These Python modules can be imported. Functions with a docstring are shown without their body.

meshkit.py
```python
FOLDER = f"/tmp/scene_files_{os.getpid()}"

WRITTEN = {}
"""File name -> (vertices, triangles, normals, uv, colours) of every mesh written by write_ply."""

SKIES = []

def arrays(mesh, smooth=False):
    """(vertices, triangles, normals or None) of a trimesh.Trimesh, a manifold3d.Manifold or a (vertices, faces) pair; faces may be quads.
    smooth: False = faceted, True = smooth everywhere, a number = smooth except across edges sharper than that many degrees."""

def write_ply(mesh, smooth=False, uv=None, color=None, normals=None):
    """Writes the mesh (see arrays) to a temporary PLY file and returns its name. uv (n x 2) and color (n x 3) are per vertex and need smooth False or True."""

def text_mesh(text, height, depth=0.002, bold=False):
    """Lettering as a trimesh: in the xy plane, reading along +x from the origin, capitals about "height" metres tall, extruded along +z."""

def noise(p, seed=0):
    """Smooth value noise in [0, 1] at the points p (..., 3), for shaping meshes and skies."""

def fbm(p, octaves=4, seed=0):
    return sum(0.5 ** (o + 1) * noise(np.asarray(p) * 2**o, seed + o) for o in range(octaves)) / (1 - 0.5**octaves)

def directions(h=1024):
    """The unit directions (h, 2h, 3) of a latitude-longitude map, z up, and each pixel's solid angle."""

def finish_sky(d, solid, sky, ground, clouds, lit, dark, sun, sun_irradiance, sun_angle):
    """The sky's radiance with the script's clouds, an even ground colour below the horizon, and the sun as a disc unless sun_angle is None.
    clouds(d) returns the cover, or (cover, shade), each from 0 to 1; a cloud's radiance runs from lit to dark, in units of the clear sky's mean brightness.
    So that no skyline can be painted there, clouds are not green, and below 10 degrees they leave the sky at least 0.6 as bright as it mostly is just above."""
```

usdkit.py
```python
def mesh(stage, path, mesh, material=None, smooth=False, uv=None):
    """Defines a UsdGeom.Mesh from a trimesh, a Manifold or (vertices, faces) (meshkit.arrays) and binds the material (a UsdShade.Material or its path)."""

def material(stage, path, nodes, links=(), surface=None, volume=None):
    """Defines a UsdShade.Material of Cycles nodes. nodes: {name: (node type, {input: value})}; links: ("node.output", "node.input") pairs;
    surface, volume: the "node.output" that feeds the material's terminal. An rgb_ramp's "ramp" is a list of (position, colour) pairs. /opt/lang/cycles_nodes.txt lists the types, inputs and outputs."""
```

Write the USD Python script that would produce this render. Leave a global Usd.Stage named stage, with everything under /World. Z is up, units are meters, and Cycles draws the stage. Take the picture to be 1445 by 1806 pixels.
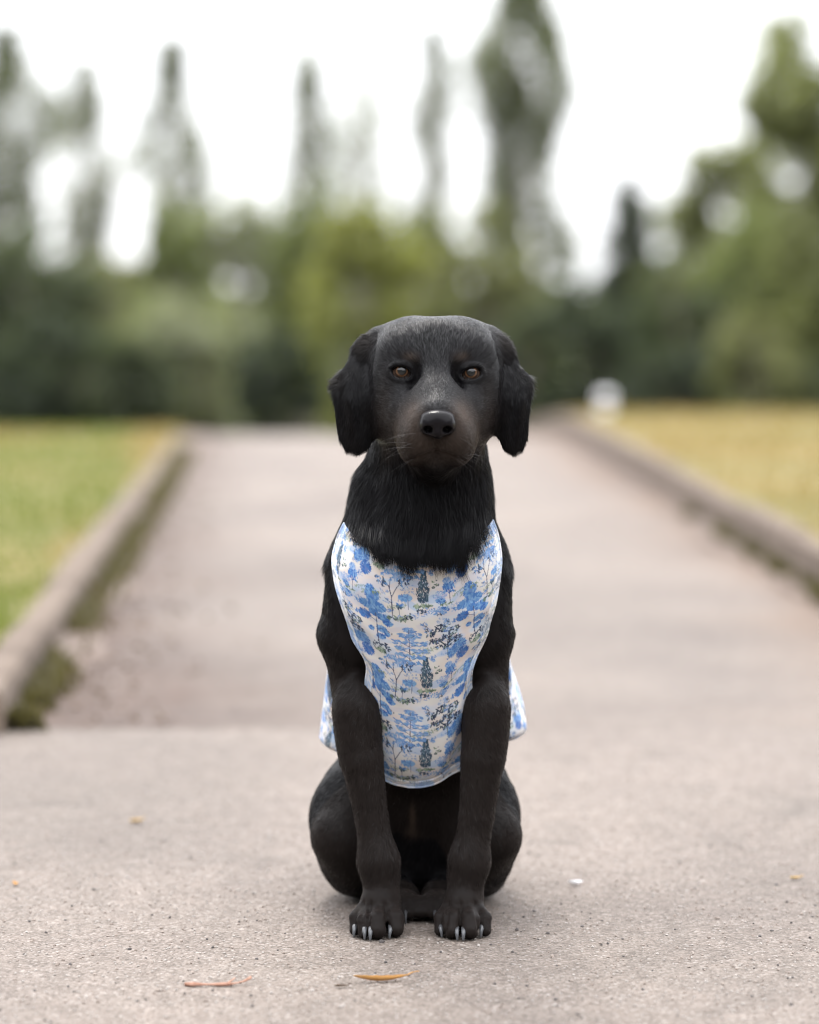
import math
import numpy as np, trimesh, usdkit, meshkit
from scipy.spatial import cKDTree
from scipy.ndimage import gaussian_filter, map_coordinates
from shapely.geometry import Polygon
from shapely import contains_xy
from pxr import Usd, UsdGeom, UsdLux, UsdShade, Gf, Sdf, Vt

stage = Usd.Stage.CreateInMemory()
UsdGeom.SetStageUpAxis(stage, "Z")
UsdGeom.SetStageMetersPerUnit(stage, 1.0)
world = UsdGeom.Xform.Define(stage, "/World")
stage.SetDefaultPrim(world.GetPrim())
UsdGeom.Scope.Define(stage, "/World/Looks")

# ------------------------------------------------------------------ camera, sky, sun, exposure
CAM = np.array([0.0, -3.412, 0.785])
PITCH = math.radians(4.669)
F = 85 / 24 * 1445
cam = UsdGeom.Camera.Define(stage, "/World/camera")
cam.AddTranslateOp().Set(Gf.Vec3d(*CAM))
cam.AddRotateXOp().Set(90 - math.degrees(PITCH))
cam.CreateHorizontalApertureAttr(24.0)
cam.CreateFocalLengthAttr(85.0)
cam.CreateFStopAttr(1.75)
cam.CreateFocusDistanceAttr(3.395)
cam.CreateClippingRangeAttr(Gf.Vec2f(0.05, 5000))
cam.CreateExposureAttr(1.0)

SUN_EL, SUN_ROT = math.radians(58), math.radians(-12)      # high, behind the dog
dome = UsdLux.DomeLight.Define(stage, "/World/sky")
dome.GetPrim().SetCustomDataByKey("kind", "structure")
sky_m = usdkit.material(stage, "/World/Looks/sky", {
    "sky": ("sky_texture", {"sky_type": "single_scattering", "sun_disc": False, "sun_elevation": SUN_EL, "sun_rotation": SUN_ROT}),
    "tc": ("texture_coordinate", {}),
    "mp": ("mapping", {"scale": (1.4, 1.4, 3.2)}),
    "n": ("noise_texture", {"scale": 2.2, "detail": 5.0, "roughness": 0.55}),
    "cr": ("rgb_ramp", {"ramp": [(0.0, (0.80,) * 3), (0.42, (0.9,) * 3), (0.7, (1.0,) * 3)]}),
    "mix": ("mix_color", {"b": (17.0, 17.2, 17.8), "use_clamp": False}),
    "sx": ("separate_xyz", {}),
    "el": ("map_range", {"from_min": 0.0, "from_max": 1.0, "to_min": 0.50, "to_max": 1.40, "clamp": True}),
    "cl": ("vector_math", {"math_type": "scale"}),
    "bg": ("background_shader", {"strength": 0.12}),
}, [("tc.generated", "sx.vector"), ("sx.z", "el.value"), ("mix.result", "cl.vector1"), ("el.result", "cl.scale"), ("cl.vector", "bg.color"),
    ("tc.generated", "mp.vector"), ("mp.vector", "n.vector"), ("n.fac", "cr.fac"), ("cr.color", "mix.fac"),
    ("sky.color", "mix.a")], surface="bg.background")
UsdShade.MaterialBindingAPI.Apply(dome.GetPrim()).Bind(sky_m)
sun = UsdLux.DistantLight.Define(stage, "/World/sun")
sun.CreateNormalizeAttr(True)
sun.CreateIntensityAttr(0.40)
sun.CreateAngleAttr(14.0)
sun.CreateColorAttr(Gf.Vec3f(1.0, 0.95, 0.88))
sd = np.array([math.sin(SUN_ROT) * math.cos(SUN_EL), math.cos(SUN_ROT) * math.cos(SUN_EL), math.sin(SUN_EL)])
zax = Gf.Vec3d(*sd)
xax = Gf.Cross(Gf.Vec3d(0, 0, 1), zax).GetNormalized()
yax = Gf.Cross(zax, xax)
sun.AddTransformOp().Set(Gf.Matrix4d(*xax, 0, *yax, 0, *zax, 0, 0, 0, 6, 1))

# ------------------------------------------------------------------ helpers
_used = {}


def path_of(name, parent="/World"):
    p = f"{parent}/{name}"
    k = _used.get(p, 0)
    _used[p] = k + 1
    return p if k == 0 else f"{p}_{k:03d}"


def tag(prim, label=None, cat=None, group=None, kind=None):
    prim = prim.GetPrim() if hasattr(prim, "GetPrim") else prim
    for k, v in (("label", label), ("category", cat), ("group", group), ("kind", kind)):
        if v:
            prim.SetCustomDataByKey(k, v)
    return prim


def thing(name, label=None, cat=None, group=None, loc=(0, 0, 0), parent="/World", rot=None, scale=None):
    x = UsdGeom.Xform.Define(stage, path_of(name, parent))
    x.AddTranslateOp().Set(Gf.Vec3d(*map(float, loc)))
    if rot is not None:
        x.AddRotateZOp().Set(float(rot))
    if scale is not None:
        x.AddScaleOp().Set(Gf.Vec3f(*map(float, scale)))
    tag(x, label, cat, group)
    return x


def obj(name, mesh, mat, parent="/World", smooth=False, colors=None):
    parent = str(parent.GetPath()) if hasattr(parent, "GetPath") else parent
    m = usdkit.mesh(stage, path_of(name, parent), mesh, mat, smooth=smooth)
    if colors is not None:
        UsdGeom.PrimvarsAPI(m).CreatePrimvar("tint", Sdf.ValueTypeNames.Color3fArray, "vertex").Set(
            Vt.Vec3fArray.FromNumpy(np.asarray(colors, np.float32)))
    return m


def mat(name, nodes, links=(), surface="p.BSDF", volume=None):
    return usdkit.material(stage, f"/World/Looks/{name}", nodes, links, surface=surface, volume=volume)


def srgb(r, g, b):
    c = np.array([r, g, b], float) / 255
    return np.where(c < 0.04045, c / 12.92, ((c + 0.055) / 1.055) ** 2.4)


def w(px, py, y):
    """World point at depth y that the photograph shows at (px, py)."""
    d = np.array([px - 722.5, F * math.cos(PITCH) - (py - 903) * math.sin(PITCH), -F * math.sin(PITCH) - (py - 903) * math.cos(PITCH)])
    return CAM + d * (y - CAM[1]) / d[1]


def ground(px, py, z=0.0):
    d = np.array([px - 722.5, F * math.cos(PITCH) - (py - 903) * math.sin(PITCH), -F * math.sin(PITCH) - (py - 903) * math.cos(PITCH)])
    return CAM + d * (z - CAM[2]) / d[2]


def catmull(pts, n):
    pts = np.asarray(pts, float)
    from scipy.interpolate import PchipInterpolator
    t = np.concatenate([[0], np.cumsum(np.linalg.norm(np.diff(pts, axis=0), axis=1))])
    return PchipInterpolator(t, pts)(np.linspace(0, t[-1], n))


def tube(path, radii, sides=8):
    p = np.asarray(path, float)
    t = np.gradient(p, axis=0)
    t /= np.linalg.norm(t, axis=1, keepdims=True) + 1e-12
    ref = np.array([0.31, 0.2, 0.93])
    a = np.cross(t, ref)
    a /= np.linalg.norm(a, axis=1, keepdims=True) + 1e-12
    b = np.cross(t, a)
    ang = np.arange(sides) * 2 * np.pi / sides
    r = np.broadcast_to(radii, (len(p),))[:, None, None]
    v = p[:, None] + r * (np.cos(ang)[None, :, None] * a[:, None] + np.sin(ang)[None, :, None] * b[:, None])
    i, j = np.meshgrid(np.arange(len(p) - 1), np.arange(sides), indexing="ij")
    q = np.stack([i * sides + j, i * sides + (j + 1) % sides, (i + 1) * sides + (j + 1) % sides, (i + 1) * sides + j], -1).reshape(-1, 4)
    f = np.vstack([q[:, [0, 1, 2]], q[:, [0, 2, 3]]])
    n = len(p) * sides
    caps = [[k, 0, (k + 1) % sides] for k in range(1, sides - 1)] + [[n - sides, n - sides + k, n - sides + k + 1] for k in range(1, sides - 1)]
    return v.reshape(-1, 3), np.vstack([f, caps])


def join(parts):
    vs, fs, n = [], [], 0
    for v, f in parts:
        vs.append(np.asarray(v)); fs.append(np.asarray(f) + n); n += len(v)
    return np.vstack(vs), np.vstack(fs)


# ------------------------------------------------------------------ materials of the setting
def noise_mat(name, ramp, scale, rough=0.9, bump=0.0, bscale=200, detail=4.0, spec=0.3, big=None):
    nodes = {"g": ("geometry", {}),
             "n": ("noise_texture", {"scale": scale, "detail": detail, "roughness": 0.6}),
             "r": ("rgb_ramp", {"ramp": ramp}),
             "p": ("principled_bsdf", {"roughness": rough, "specular_ior_level": spec})}
    links = [("g.position", "n.vector"), ("n.fac", "r.fac")]
    col = "r.color"
    if big:
        nodes["n3"] = ("noise_texture", {"scale": big[0], "detail": 3.0})
        nodes["r3"] = ("rgb_ramp", {"ramp": big[1]})
        nodes["m3"] = ("mix_color", {"blend_type": "multiply", "fac": 1.0})
        links += [("g.position", "n3.vector"), ("n3.fac", "r3.fac"), (col, "m3.a"), ("r3.color", "m3.b")]
        col = "m3.result"
    links.append((col, "p.base_color"))
    if bump:
        nodes["n2"] = ("noise_texture", {"scale": bscale, "detail": 3.0})
        nodes["b"] = ("bump", {"strength": bump, "distance": 0.004})
        links += [("g.position", "n2.vector"), ("n2.fac", "b.height"), ("b.normal", "p.normal")]
    return mat(name, nodes, links)


# weathered asphalt with pale chippings
def tarmac(name, tone, patch):
    tone = np.array(tone)
    return mat(name, {
    "g": ("geometry", {}),
    "warp": ("noise_texture", {"scale": 160.0, "detail": 2.0}),
    "wm": ("mix_vector", {"fac": 0.004, "use_clamp": False}),
    "v": ("voronoi_texture", {"scale": 300.0, "feature": "f1"}),
    "vs": ("separate_color", {}),
    "stone": ("rgb_ramp", {"ramp": [(0.0, tone * (0.100, 0.079, 0.066)), (0.3, tone * (0.148, 0.120, 0.103)), (0.65, tone * (0.178, 0.147, 0.128)), (0.92, tone * (0.215, 0.182, 0.162)), (1.0, tone * (0.29, 0.26, 0.24))]}),
    "vd": ("rgb_ramp", {"ramp": [(0.0, (1.06,) * 3), (0.5, (1.0,) * 3), (0.8, (0.70,) * 3), (1.0, (0.55,) * 3)]}),
    "m1": ("mix_color", {"blend_type": "multiply", "fac": 1.0, "use_clamp": False}),
    "n": ("noise_texture", {"scale": 24.0, "detail": 6.0, "roughness": 0.65}),
    "r2": ("rgb_ramp", {"ramp": [(0.25, (0.74, 0.73, 0.72)), (0.5, (0.98, 0.98, 0.98)), (0.75, (1.16, 1.15, 1.15))]}),
    "m2": ("mix_color", {"blend_type": "multiply", "fac": 1.0, "use_clamp": False}),
    "nb": ("noise_texture", {"scale": 1.3, "detail": 4.0, "roughness": 0.6}),
    "r4": ("rgb_ramp", {"ramp": patch}),
    "m3": ("mix_color", {"blend_type": "multiply", "fac": 1.0, "use_clamp": False}),
    "st": ("attribute", {"attribute": "tint"}),
    "m4": ("mix_color", {"blend_type": "multiply", "fac": 1.0, "use_clamp": False}),
    "add": ("math", {"math_type": "multiply_add", "value2": -0.9}),
    "b": ("bump", {"strength": 0.8, "distance": 0.0022}),
    "p": ("principled_bsdf", {"roughness": 0.82, "specular_ior_level": 0.35}),
}, [("g.position", "warp.vector"), ("g.position", "wm.a"), ("warp.color", "wm.b"), ("wm.result", "v.vector"),
    ("v.color", "vs.color"), ("vs.r", "stone.fac"), ("v.distance", "vd.fac"), ("stone.color", "m1.a"), ("vd.color", "m1.b"),
    ("g.position", "n.vector"), ("n.fac", "r2.fac"), ("m1.result", "m2.a"), ("r2.color", "m2.b"),
    ("g.position", "nb.vector"), ("nb.fac", "r4.fac"), ("m2.result", "m3.a"), ("r4.color", "m3.b"), ("m3.result", "m4.a"), ("st.color", "m4.b"), ("m4.result", "p.base_color"),
    ("v.distance", "add.value1"), ("n.fac", "add.value3"), ("add.value", "b.height"), ("b.normal", "p.normal")])


tarmac_m = tarmac("tarmac", (0.89, 0.89, 0.875), [(0.3, (0.86, 0.85, 0.86)), (0.55, (1.0, 1.0, 1.0)), (0.75, (1.07, 1.06, 1.05))])
path_m = tarmac("path_tarmac", (0.85, 0.85, 0.835), [(0.3, (0.70, 0.68, 0.69)), (0.5, (0.95, 0.95, 0.95)), (0.7, (1.12, 1.11, 1.10))])

grass_ground_m = noise_mat("lawn_soil", [(0.3, (0.095, 0.09, 0.032)), (0.5, (0.15, 0.125, 0.05)), (0.7, (0.20, 0.15, 0.07))], 3.0, bump=0.6, bscale=60,
                           big=(0.7, [(0.35, (0.75, 0.85, 0.7)), (0.6, (1.1, 1.0, 0.95))]))
field_m = noise_mat("meadow", [(0.3, (0.05, 0.07, 0.02)), (0.7, (0.10, 0.10, 0.04))], 0.3)
kerb_m = noise_mat("kerb_concrete", [(0.3, (0.068, 0.048, 0.035)), (0.55, (0.105, 0.078, 0.059)), (0.75, (0.140, 0.109, 0.086))], 9.0, bump=0.5, bscale=150)
soil_m = noise_mat("gutter_soil", [(0.3, (0.082, 0.055, 0.043)), (0.5, (0.103, 0.076, 0.062)), (0.75, (0.125, 0.098, 0.083))], 5.0, bump=0.4, bscale=60)


def leaf_mat(name, c, trans=0.45, var=0.35):
    c = np.asarray(c, float)
    return mat(name, {
        "g": ("geometry", {}),
        "r": ("rgb_ramp", {"ramp": [(0.0, c * (1 - var)), (0.5, c), (1.0, np.minimum(c * (1 + var * 1.2) + 0.004, 1))]}),
        "d": ("principled_bsdf", {"roughness": 0.6, "specular_ior_level": 0.25}),
        "t": ("translucent_bsdf", {}),
        "tc": ("mix_color", {"blend_type": "multiply", "fac": 1.0, "b": (1.5, 1.6, 0.7), "use_clamp": False}),
        "mx": ("mix_closure", {"fac": trans}),
    }, [("g.random_per_island", "r.fac"), ("r.color", "d.base_color"), ("r.color", "tc.a"), ("tc.result", "t.color"),
        ("d.BSDF", "mx.closure1"), ("t.BSDF", "mx.closure2")], surface="mx.closure")


bark_m = noise_mat("bark", [(0.3, (0.05, 0.042, 0.034)), (0.7, (0.13, 0.11, 0.09))], 4.0)

# ------------------------------------------------------------------ ground
YC = 10.4                     # crest of the path


def drop(y):
    """Height of the land: level to the crest, then falling gently away."""
    y = np.asarray(y, float)
    t = np.maximum(y - YC, 0)
    return -np.where(t < 1.2, 0.03 * t * t, 0.0432 + 0.072 * (np.minimum(t, 120) - 1.2))


KL0, KL1 = ground(8, 1292)[:2], ground(338, 762)[:2]
KR1 = ground(975, 756)[:2]
KD = (KL1 - KL0) / np.linalg.norm(KL1 - KL0)
KR0 = ground(1445, 1045)[:2]
KRD = (KR1 - KR0) / np.linalg.norm(KR1 - KR0)
Y_NEAR, Y_FAR = KL0[1], 26.0


def xl(y):
    return KL0[0] + (np.asarray(y) - KL0[1]) * KD[0] / KD[1]


def xr(y):
    return KR0[0] + (np.asarray(y) - KR0[1]) * KRD[0] / KRD[1]


def sheet(xs_of, ys, nx, zoff, thick=None, rough=0.0, seed=0):
    """A strip of ground between two sides given as functions of y."""
    ys = np.asarray(ys, float)
    rows = []
    for y in ys:
        a, b = xs_of(y)
        x = np.linspace(a, b, nx)
        rows.append(np.stack([x, np.full(nx, y), drop(np.full(nx, y)) + (zoff(y) if callable(zoff) else zoff)], 1))
    P = np.array(rows)
    if rough:
        P[..., 2] += rough * np.clip((14 - P[..., 1]) / 6, 0.1, 1) * (meshkit.fbm(P * [1.6, 1.6, 0] + 5, 3, seed) - 0.5)
    n = len(ys)
    i, j = np.meshgrid(np.arange(n - 1), np.arange(nx - 1), indexing="ij")
    q = np.stack([i * nx + j, i * nx + j + 1, (i + 1) * nx + j + 1, (i + 1) * nx + j], -1).reshape(-1, 4)
    v = P.reshape(-1, 3)
    f = np.vstack([q[:, [0, 1, 2]], q[:, [0, 2, 3]]])
    if thick:
        edge = np.concatenate([np.arange(nx), np.arange(1, n) * nx + nx - 1, (n - 1) * nx + np.arange(nx - 2, -1, -1), np.arange(n - 2, 0, -1) * nx])
        low = v[edge] - [0, 0, thick]
        k, m = len(v), len(edge)
        e = np.arange(m)
        s = np.stack([edge, k + e, k + (e + 1) % m, edge[(e + 1) % m]], 1)
        v = np.vstack([v, low])
        f = np.vstack([f, s[:, [0, 1, 2]], s[:, [0, 2, 3]]])
    return v, f


ysg = np.concatenate([[-300, -60, -20, -8], np.arange(-4, 40, 1.0), np.arange(40, 140, 5.0), [140, 200, 300, 600, 1500]])
tag(obj("ground", sheet(lambda y: (-900, 900), ysg, 41, -0.05), field_m, smooth=True), kind="structure")
mesh_t = sheet(lambda y: (-9.0, 9.0) if y < -3 else (-2.2, 2.2), np.linspace(-2.6, Y_NEAR + 0.04, 150), 140, 0.0)
pt_ = mesh_t[0]
stain = meshkit.fbm(pt_ * [2.2, 1.6, 0] + 3, 4, 31)
spots = np.clip((meshkit.fbm(pt_ * [9, 7, 0], 3, 33) - 0.70) * 6, 0, 1)
tint_t = (1.03 - 0.26 * np.clip(stain - 0.42, 0, 0.4) / 0.4 - 0.22 * spots)[:, None] * np.array([1.0, 0.995, 0.99])
seam = np.exp(-np.clip(Y_NEAR - pt_[:, 1], 0, 9) / 0.10) * (meshkit.fbm(pt_ * [3, 3, 0], 3, 35) - 0.2)
left_ = np.clip((-0.25 - pt_[:, 0]) / 0.5, 0, 1)
tint_t *= (1 - 0.10 * np.exp(-np.clip(Y_NEAR - pt_[:, 1], 0, 9) / 0.45) * (0.6 + 0.8 * stain))[:, None]
tint_t *= (1 - 0.35 * np.clip(seam, 0, 1) * left_)[:, None]
tag(obj("tarmac", mesh_t, tarmac_m, smooth=True, colors=tint_t), kind="structure")
wide = sheet(lambda y: (-12, -2.2), np.arange(-9, Y_NEAR + 0.5, 0.5), 6, 0.0)
wide2 = sheet(lambda y: (2.2, 12), np.arange(-9, Y_NEAR + 0.5, 0.5), 6, 0.0)
near_ = sheet(lambda y: (-2.2, 2.2), np.arange(-9, -2.3, 0.4), 6, -0.003)
sides = join([wide, wide2, near_])
tag(obj("tarmac", sides, tarmac_m, smooth=True, colors=np.ones((len(sides[0]), 3))), kind="structure")
mesh_p = sheet(lambda y: (xl(y) - 0.02, xr(y) + 0.02), np.arange(Y_NEAR + 0.041, Y_FAR, 0.06), 90, 0.0)
pp_ = mesh_p[0]
dl, dr = pp_[:, 0] - xl(pp_[:, 1]), xr(pp_[:, 1]) - pp_[:, 0]
nz = meshkit.fbm(pp_ * [2.4, 1.7, 0], 4, 41)
nf_ = meshkit.fbm(pp_ * [14, 9, 0], 3, 43)
reach = 0.19 + 0.36 * np.exp(-np.clip(pp_[:, 1] - Y_NEAR, 0, 99) / 1.6)
dirt = np.clip(np.exp(-(dl / (reach * (0.45 + 1.1 * nz))) ** 1.6) * (0.62 + 0.7 * nf_), 0, 1)
dirt_r = np.clip(np.exp(-(dr / (0.20 * (0.4 + 1.2 * nz))) ** 1.6) * (0.55 + 0.7 * nf_), 0, 1)
mid_dark = np.exp(-((pp_[:, 1] - 2.8) / 2.0) ** 2) * (0.25 + 0.9 * (nz - 0.3)) * np.clip((pp_[:, 1] - Y_NEAR) / 1.3 + np.exp(-dl / 0.5), 0.15, 1)  # patchy darker tone over the nearer stretch of the path
pale = np.clip((pp_[:, 1] - 5.0) / 6.0, 0, 1)
tint_p = (1.0 - 0.22 * np.clip(mid_dark, 0, 1) + 0.10 * pale)[:, None] * np.ones(3)
tint_p = tint_p * (1 - dirt[:, None]) + dirt[:, None] * np.array([0.44, 0.315, 0.265])
tint_p = tint_p * (1 - dirt_r[:, None]) + dirt_r[:, None] * np.array([0.80, 0.60, 0.45])
tag(obj("path", mesh_p, path_m, smooth=True, colors=tint_p), kind="structure")
KW = 0.07
LZ, RZ = 0.05, 0.085


def fade(y):
    """The left lawn sinks to the level of the path towards the crest."""
    q = np.clip((np.asarray(y, float) - 3.0) / 7.0, 0, 1)
    return 1 - q * q * (3 - 2 * q)


ysl = np.concatenate([[Y_NEAR - 0.0], np.arange(math.ceil(Y_NEAR), Y_FAR, 0.4)])
tag(obj("lawn", sheet(lambda y: (-30, xl(y) - KW - 0.002), ysl, 60, lambda y: LZ * fade(y) + 0.006, 0.2, 0.05, 3), grass_ground_m, smooth=True), kind="structure")
tag(obj("lawn", sheet(lambda y: (xr(y) + KW + 0.002, 30), ysl, 60, RZ + 0.01, 0.2, 0.05, 8), grass_ground_m, smooth=True), kind="structure")
# soil and dead leaves that have gathered in the gutters
rng = np.random.default_rng(5)


def gutter(side, y0, y1, wid, seed):
    ys = np.arange(y0, y1, 0.06)
    r = np.random.default_rng(seed)
    wv = wid * (0.12 + 1.5 * meshkit.fbm(np.stack([ys * 1.6, ys * 0, ys * 0], 1), 4, seed) ** 1.3) * np.clip((ys - y0 + 0.1) / 0.9, 0.1, 1)
    wf = lambda y: float(np.interp(y, ys, wv))
    if side < 0:
        f = lambda y: (float(xl(y)) + 0.001, float(xl(y)) + wf(y))
    else:
        f = lambda y: (float(xr(y)) - wf(y), float(xr(y)) - 0.001)
    v, fc = sheet(f, ys, 10, 0.004)
    u = np.tile(np.linspace(0, 1, 10), len(ys))
    u = 1 - u if side < 0 else u
    v[:, 2] += 0.012 * u * meshkit.fbm(v * 9.0, 3, seed)
    return v, fc


tag(obj("gutter_soil", gutter(-1, Y_NEAR + 0.05, Y_FAR - 2, 0.10, 11), soil_m, smooth=True), kind="structure")
tag(obj("gutter_soil", gutter(1, Y_NEAR + 0.05, Y_FAR - 2, 0.07, 12), soil_m, smooth=True), kind="structure")


def kerb(name, xf, side, label, zt):
    k = thing(name, label, "kerb")
    y, i = Y_NEAR - 0.02, 0
    r = np.random.default_rng(31 + side)
    while y < Y_FAR - 0.6:
        L = 0.915
        ya, yb = y + 0.004, y + L - 0.004
        prof = [(0, -0.03), (0, zt - 0.02), (0.004, zt - 0.006), (0.014, zt), (KW - 0.01, zt), (KW, zt - 0.008), (KW, -0.03)]
        lw = (LZ + 0.02) * (1 - float(fade(y))) if side < 0 else 0.0
        prof = [(a, max(b - lw, -0.031) if b > 0 else b) for a, b in prof]
        v, n = [], len(prof)
        dz, dx = r.normal(0, 0.003), r.normal(0, 0.003)
        for yy in (ya, yb):
            for a, b in prof:
                v.append((float(xf(yy)) + side * (a + dx * (a > 0)), yy, float(drop(yy)) + b + dz * (b > 0)))
        f = []
        for a in range(n - 1):
            f += [[a, a + 1, n + a + 1], [a, n + a + 1, n + a]]
        for a in range(1, n - 1):
            f += [[0, a, a + 1], [n, n + a + 1, n + a]]
        m = trimesh.Trimesh(np.array(v), np.array(f), process=False)
        m.fix_normals()
        obj("kerb_stone", m, kerb_m, k)
        y += L
    return k


kerb("kerb", xl, -1, "pale concrete kerb beside the green lawn with weeds along its foot", LZ + 0.025)
kerb("kerb", xr, 1, "pale concrete kerb beside the dry yellow lawn on the right of the path", RZ + 0.02)

# ------------------------------------------------------------------ grass, weeds and litter
def blades(pos, h, wd, r, lean=0.4):
    n = len(pos)
    a = r.uniform(0, 2 * np.pi, n)
    h = h * r.uniform(0.5, 1.3, n)
    side = np.stack([np.cos(a), np.sin(a), 0 * a], 1) * wd / 2
    b = r.uniform(0, 2 * np.pi, n)
    tip = np.stack([np.cos(b) * h * lean * r.uniform(0.2, 1.4, n), np.sin(b) * h * lean * r.uniform(0.2, 1.4, n), h], 1)
    mid = tip * [0.35, 0.35, 0.6]
    v = np.stack([pos - side, pos + side, pos + mid + side * 0.7, pos + mid - side * 0.7, pos + tip], 1).reshape(-1, 3)
    o = np.arange(n)[:, None] * 5
    f = np.concatenate([o + [0, 1, 2], o + [0, 2, 3], o + [3, 2, 4]])
    return v, f


def scatter_strip(n, ya, yb, xa, xb, z, r):
    z = z if callable(z) else (lambda q, z=z: z + 0 * q)
    # denser towards the camera, where blades show larger
    y = ya + (yb - ya) * r.uniform(0, 1, n) ** 1.5
    x = np.array([r.uniform(*sorted((xa(a), xb(a)))) for a in y])
    return np.stack([x, y, drop(y) + z(y)], 1)


r = np.random.default_rng(21)
green_blade = leaf_mat("green_blade", (0.125, 0.150, 0.032), 0.35)
yellow_blade = leaf_mat("yellow_blade", (0.255, 0.185, 0.088), 0.35)
weed_m = leaf_mat("weed_leaf", (0.125, 0.105, 0.055), 0.4, 0.6)
litter_m = leaf_mat("dead_leaf", (0.105, 0.066, 0.050), 0.2, 0.35)


def patchy(p, s, seed, keep):
    return p[meshkit.fbm(p * [s, s, 0], 3, seed) > keep]


pl = scatter_strip(60000, Y_NEAR + 0.1, 16, lambda y: xl(y) - KW - 0.01, lambda y: xl(y) - KW - 3.2, lambda q: LZ * fade(q), r)
edge = (xl(pl[:, 1]) - KW - pl[:, 0])
dry = (meshkit.fbm(pl * [1.1, 0.7, 0], 3, 2) + 0.36 * np.exp(-edge / 0.16) + 0.30 * np.clip((pl[:, 1] - 5) / 7, 0, 1)) > 0.82
tag(obj("lawn_grass", blades(pl[~dry], 0.045, 0.005, r), green_blade), "short green grass of the lawn on the left", "grass", kind="stuff")
tag(obj("dry_grass", blades(pl[dry], 0.05, 0.005, r), yellow_blade), "straw coloured dry grass patches along the left lawn", "grass", kind="stuff")
pr = scatter_strip(50000, 2.5, 16, lambda y: xr(y) + KW + 0.01, lambda y: xr(y) + KW + 3.5, RZ, r)
edge = pr[:, 0] - xr(pr[:, 1]) - KW
dry = (meshkit.fbm(pr * [0.8, 0.6, 0], 3, 4) + 0.5 * np.exp(-edge / 0.5)) > 0.30
tag(obj("dry_grass", blades(pr[dry], 0.05, 0.005, r), yellow_blade), "straw coloured dry grass of the lawn on the right", "grass", kind="stuff")
tag(obj("lawn_grass", blades(pr[~dry], 0.045, 0.005, r), green_blade), "greener grass patches of the lawn on the right", "grass", kind="stuff")
pw = np.concatenate([scatter_strip(7000, Y_NEAR + 0.02, 9.5, lambda y: xl(y) + 0.003, lambda y: xl(y) + 0.085, 0.0, r),
                     scatter_strip(1700, 3.2, 6, lambda y: xr(y) - 0.05, lambda y: xr(y) - 0.003, 0.0, r)])
pw = pw[r.uniform(size=len(pw)) < np.exp(-(np.minimum(np.abs(pw[:, 0] - xl(pw[:, 1])), np.abs(xr(pw[:, 1]) - pw[:, 0])) / 0.05) ** 2)]
pw = patchy(pw, 4.5, 6, 0.40)
tag(obj("weeds", blades(pw, 0.042, 0.010, r, 0.7), weed_m), "dark green weeds growing along the foot of the kerbs", "weeds", kind="stuff")


def cards(pos, size, r, flat=0.0):
    """Leaf-shaped cards (two triangles folded along the midrib), randomly turned."""
    n = len(pos)
    d = r.normal(size=(n, 3)); d[:, 2] *= 1 - flat
    d /= np.linalg.norm(d, axis=1, keepdims=True)
    e = r.normal(size=(n, 3)); e[:, 2] *= 1 - flat
    e -= d * (e * d).sum(1, keepdims=True)
    e /= np.linalg.norm(e, axis=1, keepdims=True)
    s = (size * r.uniform(0.6, 1.35, n))[:, None]
    nn = np.cross(d, e)
    v = np.stack([pos - d * s * 0.5, pos + e * s * 0.3 + nn * s * 0.06, pos + d * s * 0.5, pos - e * s * 0.3 + nn * s * 0.06], 1).reshape(-1, 3)
    o = np.arange(n)[:, None] * 4
    return v, np.concatenate([o + [0, 1, 2], o + [0, 2, 3]])


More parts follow.
